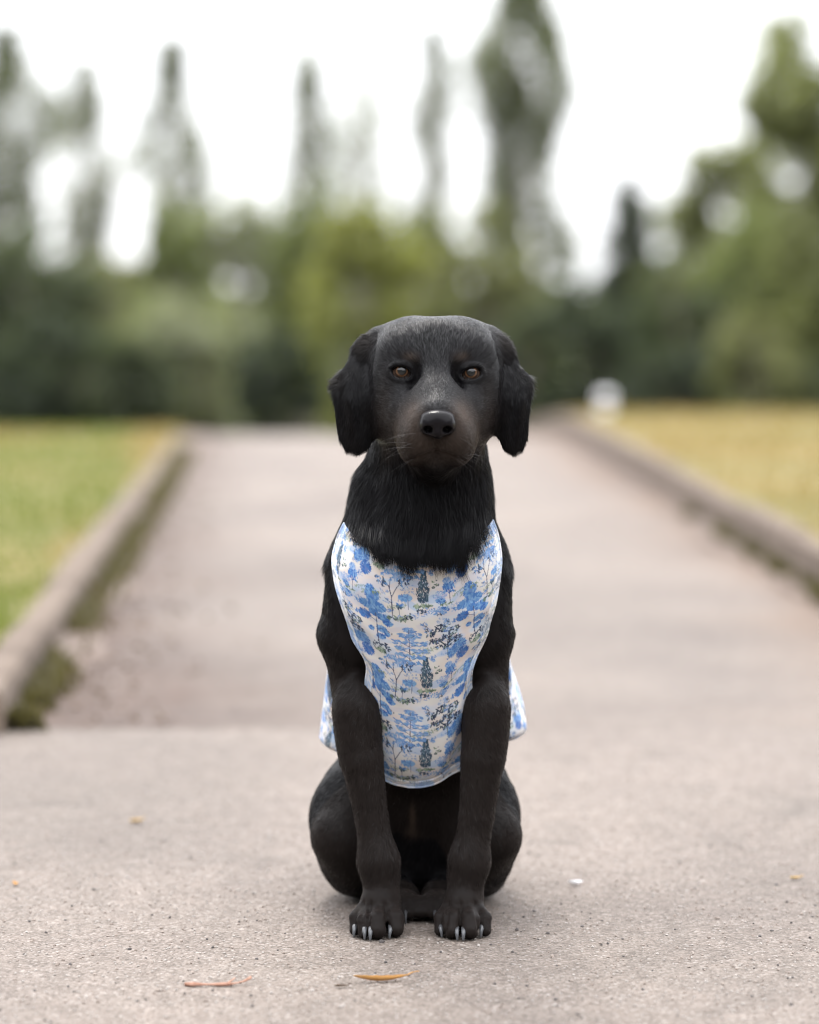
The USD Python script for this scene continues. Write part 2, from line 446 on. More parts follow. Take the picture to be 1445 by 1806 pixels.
pd = scatter_strip(2600, Y_NEAR + 0.03, 9.5, lambda y: xl(y) + 0.03, lambda y: xl(y) + 0.44, 0.008, r)
pd = pd[r.uniform(size=len(pd)) < np.exp(-((pd[:, 0] - xl(pd[:, 1])) / 0.20) ** 2)]
pd = patchy(pd, 1.6, 9, 0.36)
pd[:, 2] += r.uniform(0, 0.008, len(pd))
tag(obj("leaf_litter", cards(pd, 0.018, r, 0.75), litter_m), "brown dead leaves gathered in the gutter of the left kerb", "dead leaves", kind="stuff")

# small loose chippings on the tarmac near the dog
chip_ms = [mat(f"chipping_{n}", {"p": ("principled_bsdf", {"base_color": c, "roughness": 0.75})}) for n, c in
           (("pale", (0.25, 0.225, 0.205)), ("tan", (0.18, 0.145, 0.122)), ("dark", (0.045, 0.038, 0.036)))]
ico = trimesh.creation.icosphere(0)
for ci, (n, smin, smax) in enumerate(((5200, 0.0008, 0.0019), (4200, 0.0009, 0.0022), (520, 0.001, 0.0023))):
    rr = np.random.default_rng(70 + ci)
    y = -1.05 + 2.6 * rr.uniform(0, 1, n) ** 1.3
    x = rr.uniform(-1, 1, n) * (0.16 * (y - CAM[1]) + 0.05)
    s = rr.uniform(smin, smax, n) * (1 + 0.35 * (rr.uniform(size=n) > 0.97))
    V = ico.vertices[None] * (s[:, None, None] * rr.uniform(0.65, 1.3, (n, 1, 3)) * [1, 1, 0.75]) + np.stack([x, y, s * 0.35], 1)[:, None]
    V += rr.normal(0, 0.12, V.shape) * s[:, None, None]
    Fc = (ico.faces[None] + np.arange(n)[:, None, None] * len(ico.vertices)).reshape(-1, 3)
    tag(obj("chippings", (V.reshape(-1, 3), Fc), chip_ms[ci]), ["pale stone chippings loose on the tarmac", "tan stone chippings loose on the tarmac", "dark grit scattered on the tarmac round the dog"][ci], "chippings", kind="stuff")

# ------------------------------------------------------------------ single small things lying on the tarmac
orange_m = leaf_mat("orange_leaf", (0.42, 0.23, 0.085), 0.2, 0.1)
brown_twig_m = noise_mat("twig_bark", [(0.3, (0.16, 0.07, 0.045)), (0.7, (0.36, 0.22, 0.16))], 60.0)
petal_m = mat("white_petal", {"p": ("principled_bsdf", {"base_color": (0.72, 0.72, 0.73), "roughness": 0.7})})
yleaf_m = leaf_mat("yellow_leaf", (0.40, 0.27, 0.125), 0.2, 0.1)


def curled_leaf(length, width, curl, cup, twist, stalk, seed):
    """A blade with a midrib fold, pointed at both ends, curled lengthwise, with a thin stalk."""
    n, m = 24, 9
    t, s = np.meshgrid(np.linspace(0, 1, n), np.linspace(-1, 1, m), indexing="ij")
    half = width / 2 * np.sin(np.pi * t ** 0.85) ** 0.8 * (1 + 0.06 * np.sin(t * 31 + seed))
    x = (t - 0.5) * length
    y = s * half * np.cos(cup * s)
    z = curl * (2 * t - 1) ** 2 * length + np.abs(s) ** 1.5 * half * np.sin(cup) + 0.001
    a = twist * (t - 0.5)
    P = np.stack([x, y * np.cos(a) - z * 0.2 * np.sin(a), z + y * np.sin(a)], -1)
    P[..., 2] -= P[..., 2].min() - 0.0012
    i, j = np.meshgrid(np.arange(n - 1), np.arange(m - 1), indexing="ij")
    q = np.stack([i * m + j, i * m + j + 1, (i + 1) * m + j + 1, (i + 1) * m + j], -1).reshape(-1, 4)
    v = P.reshape(-1, 3)
    f = np.vstack([q[:, [0, 1, 2]], q[:, [0, 2, 3]]])
    low = v - [0, 0, 0.0005]
    k = len(v)
    blade = (np.vstack([v, low]), np.vstack([f, f[:, ::-1] + k]))
    tip = P[-1, m // 2]
    st = np.array([tip + np.array([stalk * u, 0.004 * math.sin(3 * u), 0.25 * stalk * u]) for u in np.linspace(-0.15, 1, 8)])
    return blade, tube(st, np.linspace(0.0009, 0.0006, 8), 6)


def small_leaf(name, label, cat, px, py, m, rot, args):
    p = ground(px, py)
    t = thing(name, label, cat, loc=(p[0], p[1], 0.0012), rot=rot)
    blade, stalk = curled_leaf(*args)
    obj("blade", blade, m, t, smooth=True)
    obj("stalk", stalk, m, t, smooth=True)


small_leaf("fallen_leaf", "narrow curled orange leaf lying in front of the dog's paws", "leaf", 672, 1733, orange_m, 6, (0.062, 0.012, 0.10, 0.9, 0.5, 0.012, 1))
small_leaf("fallen_leaf", "small blurred yellow leaf on the tarmac left of the dog's haunch", "leaf", 240, 1452, yleaf_m, 40, (0.022, 0.013, 0.12, 0.5, 0.3, 0.006, 2))
small_leaf("fallen_leaf", "tiny orange leaf at the left edge of the tarmac", "leaf", 28, 1563, orange_m, 100, (0.012, 0.008, 0.12, 0.5, 0.3, 0.004, 3))
small_leaf("fallen_leaf", "small tan leaf on the tarmac far right of the paws", "leaf", 1403, 1552, yleaf_m, 15, (0.016, 0.008, 0.10, 0.5, 0.3, 0.004, 4))
small_leaf("fallen_leaf", "tiny pale leaf scrap just left of the narrow orange leaf", "leaf", 602, 1743, litter_m, 10, (0.016, 0.006, 0.06, 0.5, 0.3, 0.003, 5))
p = ground(385, 1741)
tw = thing("twig", "thin reddish brown twig lying on the tarmac in the left foreground", "twig", loc=(p[0], p[1], 0.002))
tp = catmull([(-0.037, 0.004, 0.0), (-0.022, 0.0, 0.001), (-0.006, 0.003, 0.0), (0.012, 0.001, 0.001), (0.026, 0.008, 0.002), (0.036, 0.013, 0.006)], 26)
obj("stem", tube(tp, 0.0020 + 0.0006 * np.sin(np.linspace(0, 14, 26)) - np.linspace(0, 0.0007, 26), 8), brown_twig_m, tw, smooth=True)
obj("side_shoot", tube(catmull([tp[15], tp[15] + [0.006, 0.006, 0.003], tp[15] + [0.009, 0.013, 0.004]], 8), np.linspace(0.0012, 0.0006, 8), 6), brown_twig_m, tw, smooth=True)
p = ground(1015, 1563)
pt = thing("petal", "small white ragged petal on the tarmac right of the paws", "petal", loc=(p[0], p[1], 0.001))
for k, (a, sz) in enumerate(((10, 0.02), (75, 0.014), (150, 0.012))):
    b, _ = curled_leaf(sz, sz * 0.62, 0.22, 0.9, 0.8, 0.001, k + 9)
    v = b[0] @ trimesh.transformations.rotation_matrix(math.radians(a), [0, 0, 1])[:3, :3].T + [0.0012 * k, 0.001 * k, 0.001 * k]
    obj("lobe", (v, b[1]), petal_m, pt, smooth=True)

# ------------------------------------------------------------------ trees
FOL = {k: leaf_mat(f"foliage_{k}", c, 0.5) for k, c in dict(
    poplar=(0.140, 0.150, 0.110), grey=(0.165, 0.172, 0.142), dark=(0.066, 0.078, 0.052), deep=(0.042, 0.052, 0.040), mid=(0.150, 0.170, 0.080),
    olive=(0.165, 0.168, 0.095), lime=(0.235, 0.240, 0.090), pale=(0.215, 0.225, 0.172), fresh=(0.185, 0.195, 0.105)).items()}


def limb(a, b, ra, rb, r, n=7, wob=0.05):
    a, b = np.asarray(a, float), np.asarray(b, float)
    t = np.linspace(0, 1, n)[:, None]
    L = np.linalg.norm(b - a)
    p = a + (b - a) * t + r.normal(0, wob * L, (n, 3)) * np.sin(np.pi * t)
    return tube(p, ra + (rb - ra) * t[:, 0], 7)


def poplar(px, top, wpx, y, n, m, label, seed, size=0.26, lean=0.0, gap=0.0, split=None):
    n = int(n * 1.2)
    r = np.random.default_rng(seed)
    tip = w(px, top, y)
    base = np.array([tip[0] - lean, y, float(drop(y))])
    H = tip[2] - base[2]
    W = wpx * 1.42 / F * (y - CAM[1]) / 2
    t = thing("poplar_tree", label, "tree", "columnar poplars behind the lawn", loc=base)
    obj("trunk", join([limb((0, 0, -0.2), (lean * 0.9, 0, H * 0.93), 0.30, 0.04, r, 14, 0.006)] +
                      [limb((lean * q, 0, H * q), (lean * q + W * 0.6 * math.cos(a), W * 0.6 * math.sin(a), H * (q + 0.16)), 0.07, 0.02, r)
                       for q, a in zip(np.linspace(0.1, 0.75, 16), r.uniform(0, 6.28, 16))]), bark_m, t, smooth=True)
    k = max(26, int(H * 6 * max(1.0, W / 1.1)))
    q = r.uniform(0.06, 1.0, k) ** 0.9
    prof = lambda q: np.clip(np.minimum((1.0 - q) / 0.20, 1.0), 0.02, 1) ** 0.75
    ph = r.uniform(0, 6.28, k)
    rad = W * prof(q) * r.uniform(0.1, 1.0, k) ** 0.42 * (0.9 + 0.2 * np.sin(q * 17 + seed))
    c = np.stack([lean * q + rad * np.cos(ph), rad * np.sin(ph), q * H], 1)
    if split is not None:
        c = c[~((np.abs(c[:, 0] - split[0]) < split[1]) & (q > split[2]) & (q < split[3]))]
    pick = r.integers(0, len(c), n)
    pos = c[pick] + r.normal(size=(n, 3)) * np.array([0.17, 0.17, 0.45]) * (0.6 + 0.30 * W)
    pos[:, 2] = np.minimum(pos[:, 2], H + 0.1)
    obj("crown", cards(pos, size, r), FOL[m], t)
    return t


def broad_tree(name, px, top, wpx, y, n, m, label, seed, size=0.2, low=0.04, clumps=46, tight=0.19, shape=1.0, group="trees and bushes behind the lawn", cat="tree", extra=()):
    r = np.random.default_rng(seed)
    tip = w(px, top, y)
    base = np.array([tip[0], y, float(drop(y))])
    H = tip[2] - base[2]
    W = wpx / F * (y - CAM[1]) / 2
    t = thing(name, label, cat, group, loc=base)
    z0 = low * H
    u = r.normal(size=(clumps, 3)); u /= np.linalg.norm(u, axis=1, keepdims=True)
    c = u * r.uniform(0.15, 1, (clumps, 1)) ** 0.4 * 0.96
    zz = (c[:, 2] * 0.5 + 0.5) ** 0.8
    wid = (1 - zz) ** 0.55 * 1.25 if shape > 1.5 else 1.0 + 0 * zz
    c = np.stack([c[:, 0] * W * wid, c[:, 1] * W * wid, z0 + zz * (H - z0)], 1)
    for ex in extra:
        e = w(ex[0], ex[1], y) - base
        c = np.vstack([c, [e] * ex[2]])
    pick = r.integers(0, len(c), n)
    s = tight * W
    pos = c[pick] + r.normal(size=(n, 3)) * np.array([s, s, min(s, 0.2 * H)]) * 0.62
    pos[:, 2] = np.clip(pos[:, 2], 0.05, H * 1.02)
    obj("trunk", join([limb((0, 0, -0.2), (0, 0, H * 0.75), 0.035 * H ** 0.9 + 0.02, 0.03, r, 9, 0.02)] +
                      [limb((0, 0, H * (0.12 + 0.45 * i / 9)), c[i * 3 % len(c)], 0.02 * H ** 0.8 + 0.01, 0.015, r) for i in range(10)]), bark_m, t, smooth=True)
    obj("crown", cards(pos, size, r), FOL[m], t)
    return t


poplar(8, 48, 125, 92, 7600, "poplar", "tall poplar cut by the left edge of the picture", 101)
poplar(148, 105, 90, 105, 4600, "grey", "pale thin poplar, second from the left edge", 102)
poplar(303, 70, 92, 98, 5600, "poplar", "dark tipped poplar standing third from the left edge", 103)
poplar(543, 82, 74, 100, 3600, "poplar", "slim poplar with a dark tip, fourth from the left, left of the dog's head", 104)
poplar(640, 112, 100, 108, 3000, "grey", "see-through pale poplar just left above the dog's head", 105)
poplar(763, 46, 66, 96, 3200, "poplar", "slim dark poplar straight above the dog's head", 106)
poplar(925, -75, 124, 90, 11500, "poplar", "broadest and tallest poplar, its top cut off by the picture", 107, size=0.27)

broad_tree("dark_tree", 45, 400, 280, 54, 7400, "dark", "dark tree mass at the left edge below the tall poplars", 201)
broad_tree("dark_tree", 180, 440, 170, 60, 5000, "olive", "dull olive tree below the pale thin poplar", 202)
broad_tree("leafy_tree", 305, 345, 170, 62, 6200, "mid", "mid green tree below the third poplar", 203)
broad_tree("leafy_tree", 420, 318, 210, 66, 5200, "pale", "pale grey green tree left of the dog's head, showing light spots", 204, tight=0.22)
broad_tree("leafy_tree", 540, 300, 150, 64, 5200, "mid", "green tree at the foot of the slim dark tipped poplar", 205)
broad_tree("leafy_tree", 632, 360, 230, 50, 7000, "lime", "bright yellow green tree just left of the dog's head", 206)
broad_tree("leafy_tree", 745, 350, 170, 62, 3900, "fresh", "fresh green tree rising behind the top of the dog's head", 207)
broad_tree("leafy_tree", 868, 350, 190, 60, 4400, "olive", "olive tree right behind the dog's right-hand ear, below the broad poplar", 208)
broad_tree("dark_bush", 490, 585, 150, 42, 3600, "deep", "dark bush low down between the pale tree and the yellow green tree", 209, size=0.15, cat="bush")
broad_tree("grey_bush", 355, 520, 260, 45, 5200, "pale", "grey green bush in the middle of the left tree belt", 210, size=0.15, cat="bush")
broad_tree("dark_bush", 90, 560, 260, 44, 5600, "deep", "very dark bush low at the left end of the tree belt", 211, size=0.15, cat="bush")
broad_tree("dark_bush", 232, 590, 170, 43, 3400, "dark", "dark green bush just left of the grey green bush", 212, size=0.15, cat="bush")
broad_tree("dark_tree", 935, 530, 160, 52, 3200, "dark", "dark tree beside the dog's right-hand ear", 213, size=0.17)
broad_tree("conifer", 1110, 292, 170, 72, 5200, "deep", "dark pointed conifer standing alone against the sky on the right", 214, shape=2.0, tight=0.2, clumps=50)
broad_tree("dark_tree", 1055, 485, 200, 50, 3700, "deep", "very dark low tree at the foot of the pointed conifer", 215, size=0.17)
broad_tree("dark_tree", 1200, 455, 220, 52, 4400, "dark", "dark round tree between the conifer and the olive tree", 216, size=0.17)
broad_tree("leafy_tree", 1290, 235, 260, 58, 11500, "fresh", "tall olive green tree on the right with a narrow top", 217, size=0.2)
broad_tree("leafy_tree", 1500, -90, 380, 44, 16000, "fresh", "big leafy tree cut by the right edge, one branch reaching out to the left", 218, size=0.17, clumps=70, tight=0.16,
           extra=((1340, 186, 2), (1362, 196, 3), (1390, 208, 4), (1420, 205, 4), (1440, 240, 4), (1435, 150, 3), (1460, 290, 5), (1455, 350, 5), (1425, 400, 4), (1395, 430, 3)))
broad_tree("leafy_tree", 1400, 350, 300, 48, 9000, "mid", "green tree in front of the big leafy tree at the right edge", 219, size=0.16)
broad_tree("olive_bush", 1335, 540, 170, 41, 4600, "olive", "round olive bush at the right end of the tree belt above the dry lawn", 220, size=0.13, cat="bush")
broad_tree("dark_bush", 1190, 610, 200, 43, 3800, "deep", "dark bush under the dark round tree on the right", 221, size=0.13, cat="bush")
broad_tree("dark_bush", 800, 580, 260, 45, 4000, "deep", "dark bush hidden mostly behind the dog's head", 222, size=0.15, cat="bush")
broad_tree("dark_bush", 1440, 630, 170, 42, 3000, "dark", "dark green bush at the right edge, low above the dry lawn", 223, size=0.13, cat="bush")
rr = np.random.default_rng(300)
n = 26000
xw = rr.uniform(-26, 26, n)
zt = -0.2 + 2.6 * meshkit.fbm(np.stack([xw * 0.25, xw * 0, xw * 0], 1), 3, 4)
zz = float(drop(120)) + (zt - float(drop(120)) - 0.6) * rr.uniform(0, 1, n) ** 0.8
tag(obj("far_or_added_wood", cards(np.stack([xw, 118 + rr.normal(0, 2.5, n), zz], 1), 0.55, rr), FOL["dark"]), "far dark wood closing the view behind the trees", "wood", kind="stuff")

n = 26000  # unseen wood behind the viewer, added to darken the low sky facing the dog
ang = rr.uniform(math.radians(158), math.radians(382), n)
rad = rr.normal(46, 2.5, n)
top_ = 13 + 15 * meshkit.fbm(np.stack([np.cos(ang) * 6, np.sin(ang) * 6, 0 * ang], 1), 3, 7)
tag(obj("far_or_added_wood", cards(np.stack([rad * np.cos(ang), rad * np.sin(ang), top_ * rr.uniform(0, 1, n) ** 0.8], 1), 1.5, rr), FOL["dark"]), "added unseen wood behind the viewer, darkening the low sky in front of the dog", "wood", kind="stuff")

# white marker post past the far end of the right kerb
bp = ground(1068, 738)
yb = 11.4
bx = w(1068, 700, yb)[0]
post = thing("marker_post", "small white post at the far end of the right kerb", "post", loc=(bx, yb, float(drop(yb)) + RZ))
white_m = mat("white_paint", {"p": ("principled_bsdf", {"base_color": (0.62, 0.62, 0.64), "roughness": 0.4})})
hh = w(1068, 690, yb)[2] - float(drop(yb)) - RZ
prof = [(0.0, -0.2), (0.042, -0.2), (0.042, hh - 0.03), (0.038, hh - 0.012), (0.028, hh - 0.002), (0.0, hh)]
obj("shaft", trimesh.creation.revolve(np.array(prof), sections=24), white_m, post, smooth=40)
obj("band", trimesh.creation.annulus(0.0425, 0.045, 0.03, transform=trimesh.transformations.translation_matrix((0, 0, hh * 0.6))), kerb_m, post)

# ------------------------------------------------------------------ the dog: a distance field, then one continuous surface
def axis_points(stops):
    """Grid coordinates with the spacing changing as given: [(from, to, step), ...]."""
    out = [stops[0][0]]
    for a, b, s in stops:
        k = max(1, round((b - a) / s))
        out += list(a + (b - a) * np.arange(1, k + 1) / k)
    return np.array(out, np.float32)


GX = axis_points([(-0.155, 0.175, 0.0022)])
GY = axis_points([(-0.125, 0.12, 0.0022), (0.12, 0.48, 0.0045)])
GZ = axis_points([(-0.008, 0.06, 0.002), (0.06, 0.50, 0.0032), (0.50, 0.76, 0.002)])


class Field:
    def __init__(self, grid=None):
        self.g = grid or (GX, GY, GZ)
        self.d = np.full(tuple(len(q) for q in self.g), 0.2, np.float32)

    def box(self, lo, hi):
        s = [slice(max(0, np.searchsorted(g, a) - 1), min(len(g), np.searchsorted(g, b) + 1)) for g, a, b in zip(self.g, lo, hi)]
        return tuple(s), (self.g[0][s[0]][:, None, None], self.g[1][s[1]][None, :, None], self.g[2][s[2]][None, None, :])

    def put(self, lo, hi, fn, k, cut=False):
        pad = k + 0.012
        s, P = self.box(np.asarray(lo) - pad, np.asarray(hi) + pad)
        n = fn(*P)
        o = self.d[s]
        if cut:
            n = -n
            h = np.maximum(k - np.abs(o - n), 0) / k
            self.d[s] = np.maximum(o, n) + h * h * k * 0.25
        else:
            h = np.maximum(k - np.abs(o - n), 0) / k
            self.d[s] = np.minimum(o, n) - h * h * k * 0.25

    def cone(self, a, b, ra, rb, k=0.02, cut=False):
        a, b = np.asarray(a, float), np.asarray(b, float)
        ab = b - a
        L = ab @ ab + 1e-12

        def fn(x, y, z):
            t = np.clip(((x - a[0]) * ab[0] + (y - a[1]) * ab[1] + (z - a[2]) * ab[2]) / L, 0, 1)
            return np.sqrt((x - a[0] - t * ab[0]) ** 2 + (y - a[1] - t * ab[1]) ** 2 + (z - a[2] - t * ab[2]) ** 2) - (ra + (rb - ra) * t)
        R = max(ra, rb)
        self.put(np.minimum(a, b) - R, np.maximum(a, b) + R, fn, k, cut)

    def ball(self, c, r, k=0.02, cut=False, rot=None):
        """Ellipsoid; rot is a rotation matrix whose rows are its axes."""
        c, r = np.asarray(c, float), np.broadcast_to(np.asarray(r, float), (3,))
        M = np.eye(3) if rot is None else np.asarray(rot, float)

        def fn(x, y, z):
            x, y, z = x - c[0], y - c[1], z - c[2]
            q = [M[i, 0] * x + M[i, 1] * y + M[i, 2] * z for i in range(3)]
            k0 = np.sqrt(sum((q[i] / r[i]) ** 2 for i in range(3)))
            k1 = np.sqrt(sum((q[i] / r[i] ** 2) ** 2 for i in range(3)))
            return k0 * (k0 - 1) / np.maximum(k1, 1e-9)
        ext = np.abs(M.T) @ r
        self.put(c - ext, c + ext, fn, k, cut)

    def slab(self, poly, ymid, half, rnd, k=0.012):
        """A flap with outline poly in x and z (world), its middle plane at y = ymid(x, z)."""
        poly = np.asarray(poly, float)
        lo = [poly[:, 0].min() - rnd, -0.06, poly[:, 1].min() - rnd]
        hi = [poly[:, 0].max() + rnd, 0.13, poly[:, 1].max() + rnd]

        def fn(x, y, z):
            X, Z = np.broadcast_arrays(x[:, 0, :], z[:, 0, :])
            d2 = np.full(X.shape, 1e9)
            inside = contains_xy(Polygon(poly), X, Z)
            for i in range(len(poly)):
                a, b = poly[i], poly[(i + 1) % len(poly)]
                e = b - a
                t = np.clip(((X - a[0]) * e[0] + (Z - a[1]) * e[1]) / (e @ e), 0, 1)
                d2 = np.minimum(d2, np.hypot(X - a[0] - t * e[0], Z - a[1] - t * e[1]))
            d2 = np.where(inside, -d2, d2)
            th = half * np.clip(-d2 / 0.012, 0.25, 1)
            ym = ymid(X, Z)
            dy = np.abs(y - ym[:, None, :]) - th[:, None, :]
            dd = np.broadcast_to(d2[:, None, :] + rnd * 0.5, dy.shape)
            return np.hypot(np.maximum(dd, 0), np.maximum(dy, 0)) + np.minimum(np.maximum(dd, dy), 0) - rnd * 0.5
        self.put(lo, hi, fn, k)

    def at(self, p):
        p = np.asarray(p, float)
        idx = [np.interp(p[..., i], g, np.arange(len(g))) for i, g in enumerate(self.g)]
        return map_coordinates(self.d, [i.ravel() for i in idx], order=1).reshape(p.shape[:-1])

    def front(self, x, z, level=0.0, y0=-0.12, y1=0.3):
        """The first y along +y at which the field falls below level."""
        ys = np.arange(y0, y1, 0.002)
        x, z = np.asarray(x, float), np.asarray(z, float)
        P = np.stack(np.broadcast_arrays(x[..., None], ys, z[..., None]), -1)
        d = self.at(P) - (np.asarray(level)[..., None] if np.ndim(level) else level)
        k = np.argmax(d < 0, -1)
        k = np.where((d < 0).any(-1), np.maximum(k, 1), len(ys) - 1)
        d0, d1 = np.take_along_axis(d, (k - 1)[..., None], -1)[..., 0], np.take_along_axis(d, k[..., None], -1)[..., 0]
        return ys[k - 1] + 0.002 * np.clip(d0 / np.maximum(d0 - d1, 1e-9), 0, 1)


def surface(fld):
    """Naive surface nets on the uneven grid."""
    d = fld.d
    nx, ny, nz = d.shape
    inside = d < 0
    corners = [(i, j, k) for i in (0, 1) for j in (0, 1) for k in (0, 1)]
    cnt = sum(inside[i:nx - 1 + i, j:ny - 1 + j, k:nz - 1 + k].astype(np.int8) for i, j, k in corners)
    cells = np.argwhere((cnt > 0) & (cnt < 8))
    idx = np.full((nx - 1, ny - 1, nz - 1), -1, np.int32)
    idx[tuple(cells.T)] = np.arange(len(cells))
    acc, num = np.zeros((len(cells), 3)), np.zeros((len(cells), 1))
    G = tuple(q.astype(float) for q in fld.g)
    for a in range(3):
        for o in ((0, 0), (0, 1), (1, 0), (1, 1)):
            off = np.zeros(3, int)
            off[[q for q in range(3) if q != a]] = o
            c0 = cells + off
            c1 = c0.copy(); c1[:, a] += 1
            v0, v1 = d[tuple(c0.T)], d[tuple(c1.T)]
            m = (v0 < 0) != (v1 < 0)
            t = np.where(m, v0 / np.where(m, v0 - v1, 1), 0)
            p = np.stack([G[q][c0[:, q]] for q in range(3)], 1)
            p[:, a] += t * (G[a][c1[:, a]] - G[a][c0[:, a]])
            acc += p * m[:, None]; num += m[:, None]
    V = acc / num
    Fs = []
    for a in range(3):
        b, c = (a + 1) % 3, (a + 2) % 3
        sl0, sl1 = [slice(None)] * 3, [slice(None)] * 3
        sl0[a], sl1[a] = slice(0, -1), slice(1, None)
        s = inside[tuple(sl0)] != inside[tuple(sl1)]
        e = np.argwhere(s)
        e = e[(e[:, b] > 0) & (e[:, c] > 0) & (e[:, b] < d.shape[b] - 1) & (e[:, c] < d.shape[c] - 1)]
        q = []
        for ob, oc in ((-1, -1), (0, -1), (0, 0), (-1, 0)):
            k = e.copy(); k[:, b] += ob; k[:, c] += oc
            q.append(idx[tuple(k.T)])
        q = np.stack(q, 1)
        flip = ~inside[tuple(e.T)]
        q[flip] = q[flip][:, ::-1]
        Fs += [q[:, [0, 1, 2]], q[:, [0, 2, 3]]]
    Fa = np.vstack(Fs)
    Fa = Fa[(Fa >= 0).all(1)]
    return V, Fa


def relax(V, F, n, lam=0.5, mu=-0.52):
    from scipy.sparse import coo_matrix, diags
    e = np.vstack([F[:, [0, 1]], F[:, [1, 2]], F[:, [2, 0]]])
    e = np.vstack([e, e[:, ::-1]])
    A = coo_matrix((np.ones(len(e)), (e[:, 0], e[:, 1])), shape=(len(V),) * 2).tocsr()
    A.data[:] = 1
    A = diags(1 / np.maximum(np.asarray(A.sum(1)).ravel(), 1)) @ A
    for _ in range(n):
        for k in (lam, mu):
            V = V + k * (A @ V - V)
    return V


B = Field()
# trunk of the body: breast, ribs, belly, croup
B.cone(w(738, 1005, 0.100), w(740, 1120, 0.115), 0.092, 0.092, 0.004)
B.cone(w(740, 1120, 0.115), w(742, 1270, 0.150), 0.092, 0.090, 0.004)
B.cone(w(742, 1270, 0.150), w(742, 1400, 0.225), 0.090, 0.090, 0.004)
B.cone(w(742, 1400, 0.225), (0.012, 0.30, 0.115), 0.090, 0.104, 0.004)
B.cone(w(742, 1400, 0.200), (0.012, 0.20, 0.060), 0.075, 0.055, 0.03)
B.cone(w(738, 1010, 0.055), w(742, 1270, 0.110), 0.058, 0.046, 0.05)
# neck
B.cone(w(755, 790, 0.100), w(741, 930, 0.105), 0.068, 0.083, 0.03)
B.cone(w(766, 825, 0.055), w(745, 955, 0.050), 0.042, 0.058, 0.04)
B.ball(w(656, 892, 0.10), (0.017, 0.04, 0.040), 0.03)
B.ball(w(832, 888, 0.10), (0.014, 0.04, 0.040), 0.03)
# shoulders
B.ball(w(640, 1040, 0.080), (0.040, 0.05, 0.055), 0.05)
B.ball(w(834, 1040, 0.080), (0.040, 0.05, 0.055), 0.05)
torso = Field()
torso.d = B.d.copy()
# forelegs
LEG = {
    -1: [(640, 1030, 0.080, 0.036), (618, 1120, 0.076, 0.0395), (632, 1200, 0.082, 0.0300), (629, 1250, 0.053, 0.0275), (639, 1340, 0.043, 0.0255), (655, 1440, 0.037, 0.0196), (668, 1520, 0.031, 0.0215), (674, 1588, 0.025, 0.0188)],
    1: [(832, 1030, 0.080, 0.036), (849, 1120, 0.076, 0.0395), (848, 1200, 0.082, 0.0295), (858, 1250, 0.053, 0.027), (851, 1340, 0.043, 0.0260), (841, 1440, 0.037, 0.0206), (828, 1520, 0.031, 0.0208), (819, 1588, 0.025, 0.0196)],
}
TOES = {-1: [(625, -0.004, 0.0066), (640, -0.018, 0.0068), (665, -0.021, 0.0106), (698, -0.010, 0.0094)],
        1: [(777, -0.006, 0.0066), (797, -0.019, 0.0098), (831, -0.021, 0.0108), (858, -0.007, 0.0072)]}
GAPS = {-1: [632, 648, 683], 1: [784, 813, 848]}
CLAWS = []
for s, js in LEG.items():
    P = [w(*j[:3]) for j in js]
    for i in range(len(js) - 1):
        B.cone(P[i], P[i + 1], js[i][3], js[i + 1][3], 0.022 if i < 1 else 0.004)
    # point of the elbow behind
    B.cone(P[2], P[2] + [s * 0.004, 0.028, 0.004], 0.026, 0.016, 0.02)
    # hollow of the elbow bend, muscle of the forearm
    B.ball(w(js[2][0] + s * -6, 1208, 0.040), (0.013, 0.016, 0.013), 0.02, cut=True)
    B.ball((P[3] + P[4]) / 2 + [s * 0.003, 0.004, 0.012], (0.025, 0.028, 0.06), 0.012)
    pc = P[7]
    cx = (667 if s < 0 else 818)
    X = lambda q: (q - 722.5) / 1500 * 0.997
    B.cone(pc, (X(cx), 0.018, 0.030), 0.0205, 0.0225, 0.014)
    B.ball((X(cx), 0.020, 0.016), (0.0285, 0.027, 0.0175), 0.010)
    for q, yt, rt in TOES[s]:
        xt = X(q)
        xk = X(cx) + (xt - X(cx)) * 0.72
        B.cone((xk, 0.014, 0.030), (xt, yt + 0.002, 0.0215), rt * 0.92, rt * 1.0, 0.003)
        B.cone((xt, yt + 0.002, 0.0215), (xt, yt - 0.006, rt + 0.0008), rt, rt * 1.02, 0.0045)
    # wells between the toes
    for q in GAPS[s]:
        xm = X(q)
        zz_ = np.array([0.006, 0.012, 0.018, 0.024, 0.030, 0.036, 0.040])
        xx_ = X(cx) + (xm - X(cx)) * np.interp(zz_, [0.006, 0.04], [1.0, 0.72])
        ys_ = B.front(xx_, zz_, 0.0, -0.07, 0.08)
        for i in range(6):
            B.cone((xx_[i], ys_[i] + 0.0005, zz_[i]), (xx_[i + 1], ys_[i + 1] + 0.0005, zz_[i + 1]), 0.0026 - 0.0002 * i, 0.0024 - 0.0002 * i, 0.0025, cut=True)
    B.ball(P[6] + [0, -0.001, 0.0], (0.0205, 0.0190, 0.022), 0.02)
    # carpal pad bump and dewclaw
    B.ball(P[6] + [-s * 0.012, 0.012, -0.02], 0.012, 0.014)
